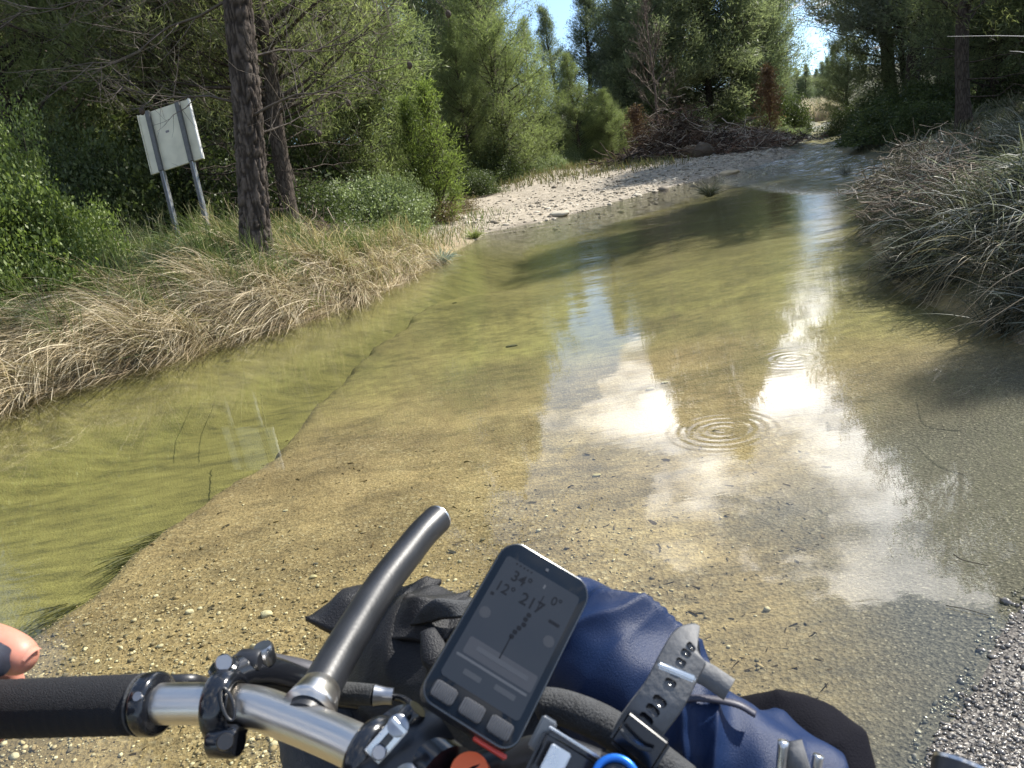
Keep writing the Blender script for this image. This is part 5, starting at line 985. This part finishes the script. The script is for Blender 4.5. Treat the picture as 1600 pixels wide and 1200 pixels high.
ob('spokes', sp.mesh('spokes', STEEL), WH)
tt0 = hd0 + ax_s * .06; mtube('top_tube', [tt0, tt0 - HD * .55 - UPV * .12], .016, TI, n=4); mtube('down_tube', [hd0 + ax_s * .14, hd0 + ax_s * .14 - HD * .45 - UPV * .42], .019, TI, n=4)
mtube('seat_tube', [tt0 - HD * .55 - UPV * .02, hd0 + ax_s * .14 - HD * .45 - UPV * .42], .016, TI, n=4)
# ------------------------------------------------------------------ things strapped on it
def thing_mesh(name, V, Fc, m, label, cat, auto=None, smooth=True, parent=None):
    V = np.asarray(V); c = V.mean(0) if parent is None else None
    if parent is None:
        me = npmesh(name, V - c, Fc, m, smooth); o = ob(name, me); o.location = c; tag(o, label, cat); o['_'] = 0; del o['_']; return o, c
def kid(name, V, Fc, m, par, c, auto=None):
    me = npmesh(name, np.asarray(V) - c, Fc, m, True)
    if auto:
        try: me.set_sharp_from_angle(angle=math.radians(auto))
        except Exception: pass
    return ob(name, me, par)
def bundle(P, rad, n, seg, folds, seed, amp, flat=1.0, pucker=None):
    P = smooth_path(P, n); rad = smooth1(rad, n); V, Fc = tube_vf(P, rad, seg, True, flat); core = V[:n * seg].reshape(n, seg, 3); d = nrm(core - P[:, None]); q = core.reshape(-1, 3)
    w = np.stack([vnoise(q, 9, seed + 7), vnoise(q, 9, seed + 8), vnoise(q, 9, seed + 9)], -1) * .05
    a = (1 - np.abs(vnoise((q + w) * folds, 14, seed))) ** 3 * .9 + (1 - np.abs(vnoise((q + w) * folds, 30, seed + 1))) ** 3 * .45 + .9 * vnoise(q, 7, seed + 2) + .15 * vnoise(q, 70, seed + 4)
    core = core + d * (a.reshape(n, seg, 1) - .4) * amp; V[:n * seg] = core.reshape(-1, 3); return V, Fc
# the black dry bag roll under and before the bar
bl_, br_ = PD(585, 1030, .575), PD(1190, 1270, .44); bmid = (bl_ + br_) / 2; 
V, Fc = bundle([bl_ + (bl_ - br_) * .02, bl_ * .88 + br_ * .12, bmid, br_ * .9 + bl_ * .1, br_ + (br_ - bl_) * .03], [.026, .056, .056, .052, .030], 130, 90, np.array([1, 1, 1.]), 3, .011)
bag, bagc = thing_mesh('handlebar_bag', V, Fc, FABBLK, 'black creased dry bag roll strapped in front of the handlebar', 'bag')
# its folded end: a stiff flap and a crumpled tab by the horn
def sheet(pts, th, m, name, par, c, nu=30, nv=16, amp=.002, seed=1):
    A, B_, C2, D2 = [np.asarray(p) for p in pts]; u = np.linspace(0, 1, nu)[:, None, None]; v = np.linspace(0, 1, nv)[None, :, None]
    S_ = (A * (1 - u) + B_ * u) * (1 - v) + (D2 * (1 - u) + C2 * u) * v; nn = nrm(np.cross(B_ - A, D2 - A)); nn = nn if nn @ (CAM - A) > 0 else -nn
    q = S_.reshape(-1, 3); h = amp * ((1 - np.abs(vnoise(q, 32, seed))) ** 2 * 2 + vnoise(q, 60, seed + 1)) + .25 * np.linalg.norm(B_ - A) * 0; bow = (np.sin(u * PI) * np.sin(v * PI)).reshape(-1) * .012
    T_ = q + nn * (h + bow)[:, None]; Bm = T_ - nn * th; V = np.concatenate([T_, Bm]); i = (np.arange(nu - 1)[:, None] * nv + np.arange(nv - 1)[None]).ravel(); f = np.stack([i, i + 1, i + nv + 1, i + nv], -1); n_ = nu * nv
    e = list(range(nv)) + [nv - 1 + nv * k for k in range(1, nu)] + [nv * (nu - 1) + k for k in range(nv - 2, -1, -1)] + [nv * k for k in range(nu - 2, 0, -1)]; e = np.array(e); e2 = np.roll(e, -1)
    kid(name, V, [np.concatenate([f, f[:, ::-1] + n_, np.stack([e, e + n_, e2 + n_, e2], -1)])], m, par, c)
sheet((PD(478, 975, .545), PD(520, 935, .575), PD(690, 908, .585), PD(600, 1010, .52)), .004, FABBLK, 'folded_end', bag, bagc, amp=.0035)
sheet((PD(600, 1000, .515), PD(640, 935, .54), PD(735, 925, .56), PD(700, 1010, .505)), .004, FABBLK, 'folded_flap', bag, bagc, amp=.0045, seed=5)
sheet((PD(640, 975, .507), PD(648, 966, .51), PD(742, 934, .515), PD(722, 962, .500)), .0025, GREYFOAM, 'webbing', bag, bagc, amp=.001, seed=9)
P = smooth_path([PD(668, 985, .492), PD(676, 1010, .485), PD(684, 1045, .478), PD(668, 1075, .480)], 20); V, Fc = tube_vf(P, np.interp(np.linspace(0, 1, 20), [0, .5, 1], [.005, .0095, .004]), 16, True, .5); kid('crumpled_tab', V, Fc, FABBLK, bag, bagc)
V, Fc = bundle([PD(500, 1120, .58), PD(530, 1190, .54), PD(560, 1290, .50)], [.03, .04, .04], 40, 40, np.array([1, 1, 1.]), 8, .006); kid('lower_pocket', V, Fc, GREYFOAM, bag, bagc)
# blue jacket rolled over the bag
V, Fc = bundle([PD(860, 985, .465), PD(905, 1010, .46), PD(965, 1065, .44), PD(1025, 1120, .425), PD(1100, 1165, .415), PD(1190, 1215, .405), PD(1265, 1260, .40), PD(1320, 1300, .40)], [.020, .034, .040, .036, .030, .032, .030, .012], 190, 110, np.array([1.0, 1.0, .8]), 21, .0125)
jk, jkc = thing_mesh('rolled_jacket', V, Fc, JACKET, 'navy blue jacket rolled up and strapped on top of the black bag', 'jacket')
P = smooth_path([PD(1062, 1092, .398), PD(1100, 1091, .397), PD(1150, 1100, .394), PD(1180, 1116, .392)], 40); V, Fc = tube_vf(P, .0022 + .0004 * (np.arange(40) % 2), 8, True, .6); kid('zip', V, Fc, simple('zip_teeth', (.03, .03, .05), .5), jk, jkc)
V, Fc = bundle([PD(1120, 1130, .46), PD(1185, 1135, .45), PD(1240, 1142, .44), PD(1278, 1175, .43), PD(1300, 1235, .42)], [.012, .020, .024, .026, .026], 70, 60, np.array([1, 1, 1.]), 31, .004)
hd_, hdc = thing_mesh('bag_closure', V, Fc, simple('dead_black_cloth', (.005, .005, .008), .8, 0, .2, 20, .4, 900, .08), 'deep black rounded end of the bag, right of the blue jacket', 'bag end')
# perforated rubber strap with its keeper
def strap(name, pts, w, th, m, par=None, c=None, holes=(), label=None, cat=None):
    P = smooth_path(pts, 60); T = nrm(np.gradient(P, axis=0)); N_ = nrm(CAM - P); Sd = nrm(np.cross(T, N_)); N_ = np.cross(Sd, T); k = [(-.5, -.5), (-.46, .5), (.46, .5), (.5, -.5)]
    V = np.stack([P + Sd * w * a + N_ * th * b for a, b in k], 1).reshape(-1, 3); n = 60; i = np.arange(n - 1)[:, None] * 4; j = np.arange(4)[None]; Fc = [np.stack([i + j, i + (j + 1) % 4, i + 4 + (j + 1) % 4, i + 4 + j], -1).reshape(-1, 4), np.array([[0, 1, 2, 3], [4 * n - 4, 4 * n - 1, 4 * n - 2, 4 * n - 3]])]
    if par is None:
        c = V.mean(0); me = npmesh(name, V - c, Fc, m, False); o = ob(name, me); o.location = c; tag(o, label, cat); par = o
    else: o = kid(name, V, Fc, m, par, c)
    for (f, sc_) in holes:
        q = f * (n - 1); i0 = int(q); f0 = q - i0; p = P[i0] * (1 - f0) + P[min(i0 + 1, n - 1)] * f0 + N_[i0] * th * .5; hw = .0034 * sc_; hh = .0019 * sc_; cs = np.array([[a * hw, b * hh] for a, b in ((-1, -.5), (-.6, -1), (.6, -1), (1, -.5), (1, .5), (.6, 1), (-.6, 1), (-1, .5))])
        Vh = np.concatenate([p + cs[:, :1] * Sd[i0] + cs[:, 1:] * T[i0] + N_[i0] * .0003, p + cs[:, :1] * Sd[i0] + cs[:, 1:] * T[i0] - N_[i0] * .0008]); a = np.arange(8)
        me = npmesh('slot', Vh - c, [np.array([[0, 1, 2, 3], [0, 3, 4, 7], [4, 5, 6, 7]]), np.stack([a, (a + 1) % 8, (a + 1) % 8 + 8, a + 8], -1)], SHINY); ob('slot', me, par)
    return o, c
ST, stc = strap('rubber_strap', [PD(1090, 1010, .368), PD(1078, 1012, .366), PD(1060, 1042, .362), PD(1038, 1085, .358), PD(1012, 1120, .358), PD(990, 1152, .365), PD(975, 1185, .385)], .0205, .0028, GREYRUB, holes=[(.16, .7), (.23, .7), (.30, .7), (.365, .75), (.43, .8), (.545, 1), (.61, 1), (.67, 1), (.75, 1.15)], label='light grey perforated rubber strap buckled over the blue jacket', cat='strap')
def kbox(name, c_, ax, ay, az, s, m, par, cen, bev=.0008):
    bm = bmesh.new(); bmesh.ops.create_cube(bm, size=1)
    for q in bm.verts: q.co = Vector((q.co.x * s[0], q.co.y * s[1], q.co.z * s[2]))
    bmesh.ops.bevel(bm, geom=list(bm.edges), offset=bev, segments=3, affect='EDGES'); V = np.array([tuple(q.co) for q in bm.verts]); Fc = {}
    for f in bm.faces: Fc.setdefault(len(f.verts), []).append([q.index for q in f.verts])
    bm.verts.index_update(); bm.free(); W = np.asarray(c_) + V[:, :1] * ax + V[:, 1:2] * ay + V[:, 2:] * az; return kid(name, W, [np.array(x) for x in Fc.values()], m, par, cen, 35)
s1, s2 = PD(1033, 1040, .352), PD(1082, 1060, .352); axk = nrm(s2 - s1); nk = nrm(CAM - s1); ayk = nrm(np.cross(nk, axk)); kbox('keeper', (s1 + s2) / 2, axk, ayk, nk, (.0185, .0030, .003), SILVER, ST, stc)
strap('strap_tail', [PD(1060, 1040, .40), PD(1100, 1052, .398), PD(1140, 1078, .392)], .012, .002, GREYRUB, ST, stc)
bk1 = PD(1005, 1150, .352); up_ = nrm(PD(1030, 1105, .352) - PD(985, 1175, .352)); nb_ = nrm(CAM - bk1); xb = nrm(np.cross(up_, nb_)); kbox('buckle', bk1 + up_ * -.003 - nb_ * .003, xb, up_, nb_, (.024, .018, .006), SHINY, ST, stc, .002)
V, Fc = tube_vf(smooth_path([PD(970, 1140, .350), PD(978, 1152, .348), PD(1000, 1168, .347), PD(1018, 1172, .347)], 16), .0009, 8); kid('buckle_edge', V, Fc, GREYFOAM, ST, stc)
S2, s2c = strap('rubber_strap', [PD(1235, 1158, .375), PD(1246, 1195, .37), PD(1262, 1250, .37)], .011, .002, GREYRUB, label='pale grey strap end at the bottom edge, over the jacket right of the perforated strap', cat='strap')
for (u0, u1) in ((1217, 1232), (1272, 1283)):
    V, Fc = tube_vf(smooth_path([PD(u0 + 7, 1158 + (u0 > 1250) * 22, .372), PD(u0 + 4, 1195, .372), PD(u0 + 2, 1240, .372)], 10), .0026, 12); kid('buckle_side', V, Fc, SILVER, S2, s2c)
# grey cable sleeve in front of the stem
P = smooth_path([PD(838, 1100, .40), PD(880, 1106, .395), PD(940, 1130, .385), PD(1000, 1170, .375), PD(1070, 1225, .37)], 40); V, Fc = tube_vf(P, np.interp(np.linspace(0, 1, 40), [0, .06, 1], [.004, .0088, .0095]), 24); c_ = V.mean(0); me = npmesh('padded_roll', V - c_, Fc, GREYFOAM, True); o = ob('padded_roll', me); o.location = c_; tag(o, 'dull grey padded roll between the computer and the rubber strap', 'roll')
# small black box with bright rim
q0 = PD(905, 1172, .345); nq = nrm(CAM - q0); xq = nrm(PD(966, 1190, .345) - PD(866, 1128, .345)); yq = nrm(np.cross(nq, xq))
bx0 = empty('light_housing', tuple(q0)); tag(bx0, 'small black box with a bright metal rim right of the computer', 'housing')
kbox('case', q0 - yq * .010 - nq * .006, xq, yq, nq, (.036, .022, .012), SHINY, bx0, q0, .0025); kbox('rim', q0 + yq * .0018 - nq * .0005, xq, yq, nq, (.034, .0012, .0022), SILVER, bx0, q0, .0004); kbox('side_plate', PD(848, 1148, .35), nrm(PD(862, 1120, .35) - PD(836, 1172, .35)), xq, nq, (.017, .008, .003), simple('grey_plate', (.25, .26, .27), .4, .5), bx0, q0, .001)
kbox('lower_plate', PD(868, 1190, .338), xq, yq, nq, (.010, .012, .002), SILVER, bx0, q0, .0006)
c0 = PD(962, 1222, .335); a_ = nrm(CAM - c0); x_ = nrm(np.cross(a_, UPV)); y_ = np.cross(a_, x_); th = np.linspace(0, 2 * PI, 41); V, Fc = tube_vf(c0 + .0095 * (np.cos(th)[:, None] * x_ + np.sin(th)[:, None] * y_), .0018, 10, False); kid('ring', V, Fc, BLUE, bx0, q0)
V, Fc = tube_vf([c0 - a_ * .008, c0, c0 + a_ * .001], [.008, .008, .0065], 28); kid('button', V, Fc, SHINY, bx0, q0, 40)
# ------------------------------------------------------------------ cycling computer
def computer():
    tl, tr, brr, bl = PD(786, 852, .392), PD(934, 912, .388), PD(800, 1180, .342), PD(648, 1090, .345)
    c = (tl + tr + brr + bl) / 4; y = nrm((tl + tr) - (bl + brr)); x = nrm((tr + brr) - (tl + bl)); n = nrm(np.cross(x, y)); x = np.cross(y, n); w = (np.linalg.norm(tr - tl) + np.linalg.norm(brr - bl)) / 2; h = (np.linalg.norm(tl - bl) + np.linalg.norm(tr - brr)) / 2
    t0 = empty('cycling_computer', (0, 0, 0)); Mr = Matrix((Vector(x), Vector(y), Vector(n))).transposed().to_4x4(); Mr.translation = Vector(c); t0.matrix_world = Mr
    tag(t0, 'black cycling computer with a dim grey map screen mounted ahead of the stem', 'bike computer')
    def rr(name, cx, cy, ww, hh, z0, z1, r, m, par=t0, bev=0.0, bulge=0):
        k = 10; pts = []
        for (sx, sy, a0) in ((1, 1, 0), (-1, 1, 90), (-1, -1, 180), (1, -1, 270)):
            for i in range(k + 1): a = math.radians(a0 + 90 * i / k); pts.append((cx + sx * (ww / 2 - r) + r * math.cos(a), cy + sy * (hh / 2 - r) + r * math.sin(a) + (bulge * (1 - (2 * ((sx * (ww / 2 - r) + r * math.cos(a)) / ww)) ** 2) if sy > 0 else 0)))
        pts = np.array(pts); nP = len(pts); cen = np.array([cx, cy]); rings = []
        prof = [(0, z0, 1)] if not bev else [(bev, z0, 1), (bev * .3, z0 + bev * .3, 1), (0, z0 + bev, 1), (0, z1 - bev, 1), (bev * .3, z1 - bev * .3, 1), (bev, z1, 1)]
        if not bev: prof = [(0, z0, 1), (0, z1, 1)]
        for (ins, z, _) in prof:
            f = 1 - ins / (np.abs(pts - cen).max(0)); rings.append(np.concatenate([cen + (pts - cen) * f, np.full((nP, 1), z)], 1))
        V = np.concatenate(rings); a = np.arange(nP); Fs = [np.stack([a + i * nP, (a + 1) % nP + i * nP, (a + 1) % nP + (i + 1) * nP, a + (i + 1) * nP], -1) for i in range(len(rings) - 1)]
        V = np.concatenate([V, [[cx, cy, prof[0][1]], [cx, cy, prof[-1][1]]]]); nn = len(V); L_ = (len(rings) - 1) * nP
        tri = np.concatenate([np.stack([(a + 1) % nP, a, np.full(nP, nn - 2)], -1), np.stack([a + L_, (a + 1) % nP + L_, np.full(nP, nn - 1)], -1)])
        me = npmesh(name, V, [np.concatenate(Fs), tri], m, True)
        try: me.set_sharp_from_angle(angle=math.radians(32))
        except Exception: pass
        return ob(name, me, par)
    casem = simple('computer_case', (.010, .011, .014), .35, 0, .05, 40); glassm = simple('dark_glass', (.006, .009, .014), .10, 0, 0, 40, 0, 200, .2)
    body = rr('case', 0, 0, w, h, -.016, -.0006, .0085, casem, bev=.0035, bulge=.004)
    rr('case_rim', 0, 0, w - .0004, h - .0004, -.0030, .0000, .0082, simple('silver_rim', (.10, .105, .11), .3, 1, .05, 40), bev=.001, bulge=.004)
    gl_ = rr('front_glass', 0, .0002, w - .0022, h - .0022, -.001, .0010, .0075, glassm, bev=.0005, bulge=.0036)
    sw, sh = w * .82, h * .755; sy = h * .035
    # the lit display: dim grey, its marks sit on it
    m, nt, N, L, B = mat('screen'); B.inputs['Base Color'].default_value = (.013, .017, .024, 1); B.inputs['Specular IOR Level'].default_value = .15; B.inputs['Roughness'].default_value = .3; B.inputs['Emission Color'].default_value = (.035, .042, .055, 1); B.inputs['Emission Strength'].default_value = .12
    tc = N.new('ShaderNodeTexCoord'); n1_ = N.new('ShaderNodeTexNoise'); n1_.inputs['Scale'].default_value = 45; L.new(tc.outputs['Object'], n1_.inputs['Vector']); rp_ = N.new('ShaderNodeMapRange'); rp_.inputs[3].default_value = .28; rp_.inputs[4].default_value = .45; L.new(n1_.outputs['Fac'], rp_.inputs[0]); L.new(rp_.outputs[0], B.inputs['Roughness'])
    scr = rr('screen', 0, sy, sw, sh, .0010, .00115, .002, m); ink = simple('screen_ink', (.004, .006, .010), .5, 0, 0, 40, 0, 200, .1); pale = simple('screen_pale', (.038, .043, .052), .4)
    def txt(s, px, py, size, mm=ink, z=.00122, ang=0):
        cu = bpy.data.curves.new('figures', 'FONT'); cu.body = s; cu.size = size; cu.align_x = 'CENTER'; cu.align_y = 'CENTER'; cu.extrude = .00003; cu.offset = size * .012
        cu.materials.append(mm); tmp = bpy.data.objects.new('tmp', cu); COL.objects.link(tmp); bpy.context.view_layer.update(); me_ = bpy.data.meshes.new_from_object(tmp.evaluated_get(bpy.context.evaluated_depsgraph_get())); bpy.data.objects.remove(tmp); o = bpy.data.objects.new('figures', me_); COL.objects.link(o); o.parent = scr; o.location = (px * sw / 2, sy + py * sh / 2, z);  o.rotation_euler[2] = ang; return o
    txt('34°', -.42, .76, .0078); txt('0°', .55, .74, .0062); txt('12°', -.66, .51, .0074); txt('217', .05, .53, .0084)
    def plate(nm, px, py, ww, hh, mm, z=.0012, r=.0006): rr(nm, px * sw / 2, sy + py * sh / 2, ww, hh, .00115, z, r, mm, par=scr)
    for s in (-1, 1):
        plate('zoom_button', s * .80, .12 + .06 * s, .0056, .0056, simple('button_shade', (.012, .015, .021), .4), r=.0027)
    for i, (px, py) in enumerate(((.12, .36), (.10, .28), (.12, .20), (.06, .12), (.02, .04), (.0, -.04))): plate('track_mark', px, py, .0024, .0022, ink, r=.0008)
    plate('track_line', -.01, -.22, .0007, .012, ink, r=.0003); plate('track_line', .13, .86, .0010, .0022, pale, r=.0004); plate('track_line', .22, .60, .0006, .009, ink, r=.0002); plate('field_mark', .72, .45, .006, .0016, ink, r=.0006); plate('field_mark', -.87, .36, .002, .0016, ink, r=.0006)
    plate('map_banner', .07, -.46, sw * .88, .0085, simple('banner_shade', (.016, .019, .026), .4), r=.0012); plate('banner_bar', .10, -.44, sw * .66, .0024, simple('banner_bar_grey', (.024, .028, .036), .4), z=.00125, r=.0006)
    plate('text_line', .0, -.64, sw * .90, .0012, pale, r=.0003); plate('text_line', -.35, -.80, sw * .22, .0026, simple('text_shade', (.018, .022, .029), .4), r=.0006); plate('text_line', .45, -.76, sw * .26, .0026, simple('text_shade2', (.018, .022, .029), .4), r=.0006)
    for k in range(5): plate('status_mark', -.7 + .1 * k, .95, .0009, .0009, ink, r=.0002)
    btn = N = None; bmx, nt, N, L, B = mat('ribbed_button'); B.inputs['Base Color'].default_value = (.05, .052, .058, 1); B.inputs['Roughness'].default_value = .35
    tc = N.new('ShaderNodeTexCoord'); wv = N.new('ShaderNodeTexWave'); wv.inputs['Scale'].default_value = 260; L.new(tc.outputs['Object'], wv.inputs['Vector']); bb = N.new('ShaderNodeBump'); bb.inputs['Strength'].default_value = .8; bb.inputs['Distance'].default_value = .0005; L.new(wv.outputs['Fac'], bb.inputs['Height']); L.new(bb.outputs[0], B.inputs['Normal'])
    for s in (-1, 0, 1): rr('button', s * w * .29, -h * .415, w * .235, .0080, .0002, .0024, .0022, bmx, bev=.0009)
    o = rr('lens_dot', 0, h * .455, .0016, .0016, .001, .0012, .0007, pale); rr('red_port', w * .30, -h / 2 - .0006, w * .34, .0022, -.008, -.0045, .001, simple('red_rubber', (.55, .05, .03), .4), bev=.0004)
    rr('mount', 0, -.004, .030, .034, -.030, -.0165, .008, MATTE, bev=.002)
computer()
# ------------------------------------------------------------------ the rider's left hand on the grip
def rider():
    skin, nt, N, L, B = mat('skin'); B.inputs['Base Color'].default_value = (.60, .30, .20, 1); B.inputs['Roughness'].default_value = .5; B.inputs['Subsurface Weight'].default_value = .25; B.inputs['Subsurface Radius'].default_value = (.012, .004, .002); B.inputs['Subsurface Scale'].default_value = .5
    tc = N.new('ShaderNodeTexCoord'); n = N.new('ShaderNodeTexNoise'); n.inputs['Scale'].default_value = 120; n.inputs['Detail'].default_value = 4; L.new(tc.outputs['Object'], n.inputs['Vector']); bb = N.new('ShaderNodeBump'); bb.inputs['Strength'].default_value = .25; bb.inputs['Distance'].default_value = .0006; L.new(n.outputs['Fac'], bb.inputs['Height']); L.new(bb.outputs[0], B.inputs['Normal'])
    cr = N.new('ShaderNodeValToRGB'); cr.color_ramp.elements[0].color = (.42, .15, .10, 1); cr.color_ramp.elements[1].color = (.52, .24, .17, 1); L.new(n.outputs['Fac'], cr.inputs[0]); L.new(cr.outputs[0], B.inputs['Base Color'])
    ax = gdir; up = UPV; fw = nrm(np.cross(ax, up)); fw = fw if fw[1] > 0 else -fw   # fw points away from the rider
    K = g0 + ax * .150   # middle of the gripping hand on the bar
    def at(a, f, z): return K + ax * a + fw * f + up * z
    V, E, R = [], [], []
    def chain(start, pts):
        p = start
        for q, r in pts: V.append(q); R.append(r); E.append((p, len(V) - 1)); p = len(V) - 1
        return p
    V.append(at(.0, -.048, .020)); R.append(.024)                       # heel of the hand, root
    chain(0, [(at(.012, -.085, .020), .024), (at(.03, -.15, .035), .029), (at(.06, -.25, .07), .037)])   # wrist, forearm
    chain(0, [(at(-.030, -.020, .026), .018), (at(-.033, .004, .0270), .0125), (at(-.033, .024, .010), .0092), (at(-.033, .020, -.014), .0085), (at(-.031, -.004, -.022), .0075)])
    chain(0, [(at(-.009, -.020, .029), .018), (at(-.010, .006, .0285), .0125), (at(-.010, .026, .011), .0095), (at(-.010, .021, -.015), .0086), (at(-.010, -.006, -.023), .0076)])
    chain(0, [(at(.012, -.020, .028), .017), (at(.013, .005, .0275), .0118), (at(.013, .024, .010), .0090), (at(.013, .019, -.014), .0082), (at(.012, -.005, -.022), .0072)])
    chain(0, [(at(.032, -.022, .024), .015), (at(.035, .001, .0245), .0102), (at(.035, .019, .008), .0078), (at(.035, .015, -.012), .0070), (at(.033, -.003, -.019), .0062)])
    tip = PD(54, 1036, .398); t2 = PD(10, 1016, .402); t1 = PD(-45, 1000, .41)
    t2[2] = max(t2[2], 1.112); t1[2] = max(t1[2], 1.116); tip[2] = max(tip[2], 1.108)
    chain(0, [(t1 * .5 + at(-.01, -.04, .02) * .5, .0165), (t1, .0130), (t2, .0118), (tip, .0098)])
    me = bpy.data.meshes.new('person'); c = V[0].copy(); me.from_pydata([tuple(v - c) for v in V], E, []); o = ob('person', me, None, skin); o.location = c
    md = o.modifiers.new('skin', 'SKIN'); md.use_smooth_shade = True; 
    for i, sv in enumerate(me.skin_vertices[0].data): sv.radius = (R[i], R[i]); sv.use_root = (i == 0)
    s2_ = o.modifiers.new('sub', 'SUBSURF'); s2_.levels = 3; s2_.render_levels = 3
    tag(o, "rider's left hand closed round the black grip, thumb along the top", 'person')
    # thumb nail
    tn = tip - nrm(tip - t2) * .002 + nrm(np.array([-.2, .2, 1.])) * .0088; d_ = nrm(tip - t2); s_ = nrm(np.cross(d_, UPV)); n_ = np.cross(s_, d_); n_ = n_ if n_[2] > 0 else -n_
    pts = []; 
    for i in range(8):
        for j in range(7): a = (i / 7 - .5) * 2; b = (j / 6 - .5) * 2; pts.append(tn + d_ * a * .0062 * (1 - .12 * b * b) + s_ * b * .0052 - n_ * (.0024 * b * b) - n_ * .0009)
    i = (np.arange(7)[:, None] * 7 + np.arange(6)[None]).ravel(); me = npmesh('thumb_nail', np.array(pts) - c, np.stack([i, i + 1, i + 8, i + 7], -1), simple('nail', (.52, .24, .17), .35), True); ob('thumb_nail', me, o)
    P = smooth_path([at(.008, -.072, .020), at(.016, -.10, .024), at(.03, -.15, .035), at(.06, -.25, .07), at(.10, -.42, .14)], 40); rd_ = np.interp(np.linspace(0, 1, 40), [0, .06, 1], [.033, .036, .052]); V2, Fc = tube_vf(P, rd_, 40, True); nc = 40 * 40; q = V2[:nc]; V2[:nc] = q + nrm(q - np.repeat(P, 40, 0)) * (.0025 * (1 - np.abs(vnoise(q, 25, 4)))[:, None])
    ob('sleeve', npmesh('sleeve', V2 - c, Fc, simple('dark_sleeve', (.012, .016, .030), .75, 0, .2, 200, .5, 900), True), o)
    cf = PD(6, 1028, .388)   # cuff edge beside the thumb, where the dark cloth shows
    V3, Fc = bundle([cf + np.array([-.035, .004, -.004]), cf + np.array([-.012, .0, 0]), cf + np.array([.0, -.002, .0])], [.014, .012, .0075], 24, 28, np.array([1, 1, 1.]), 3, .0015); ob('cuff', npmesh('cuff', V3 - c, Fc, simple('cuff_cloth', (.012, .016, .030), .75, 0, .2, 200), True), o)
rider()
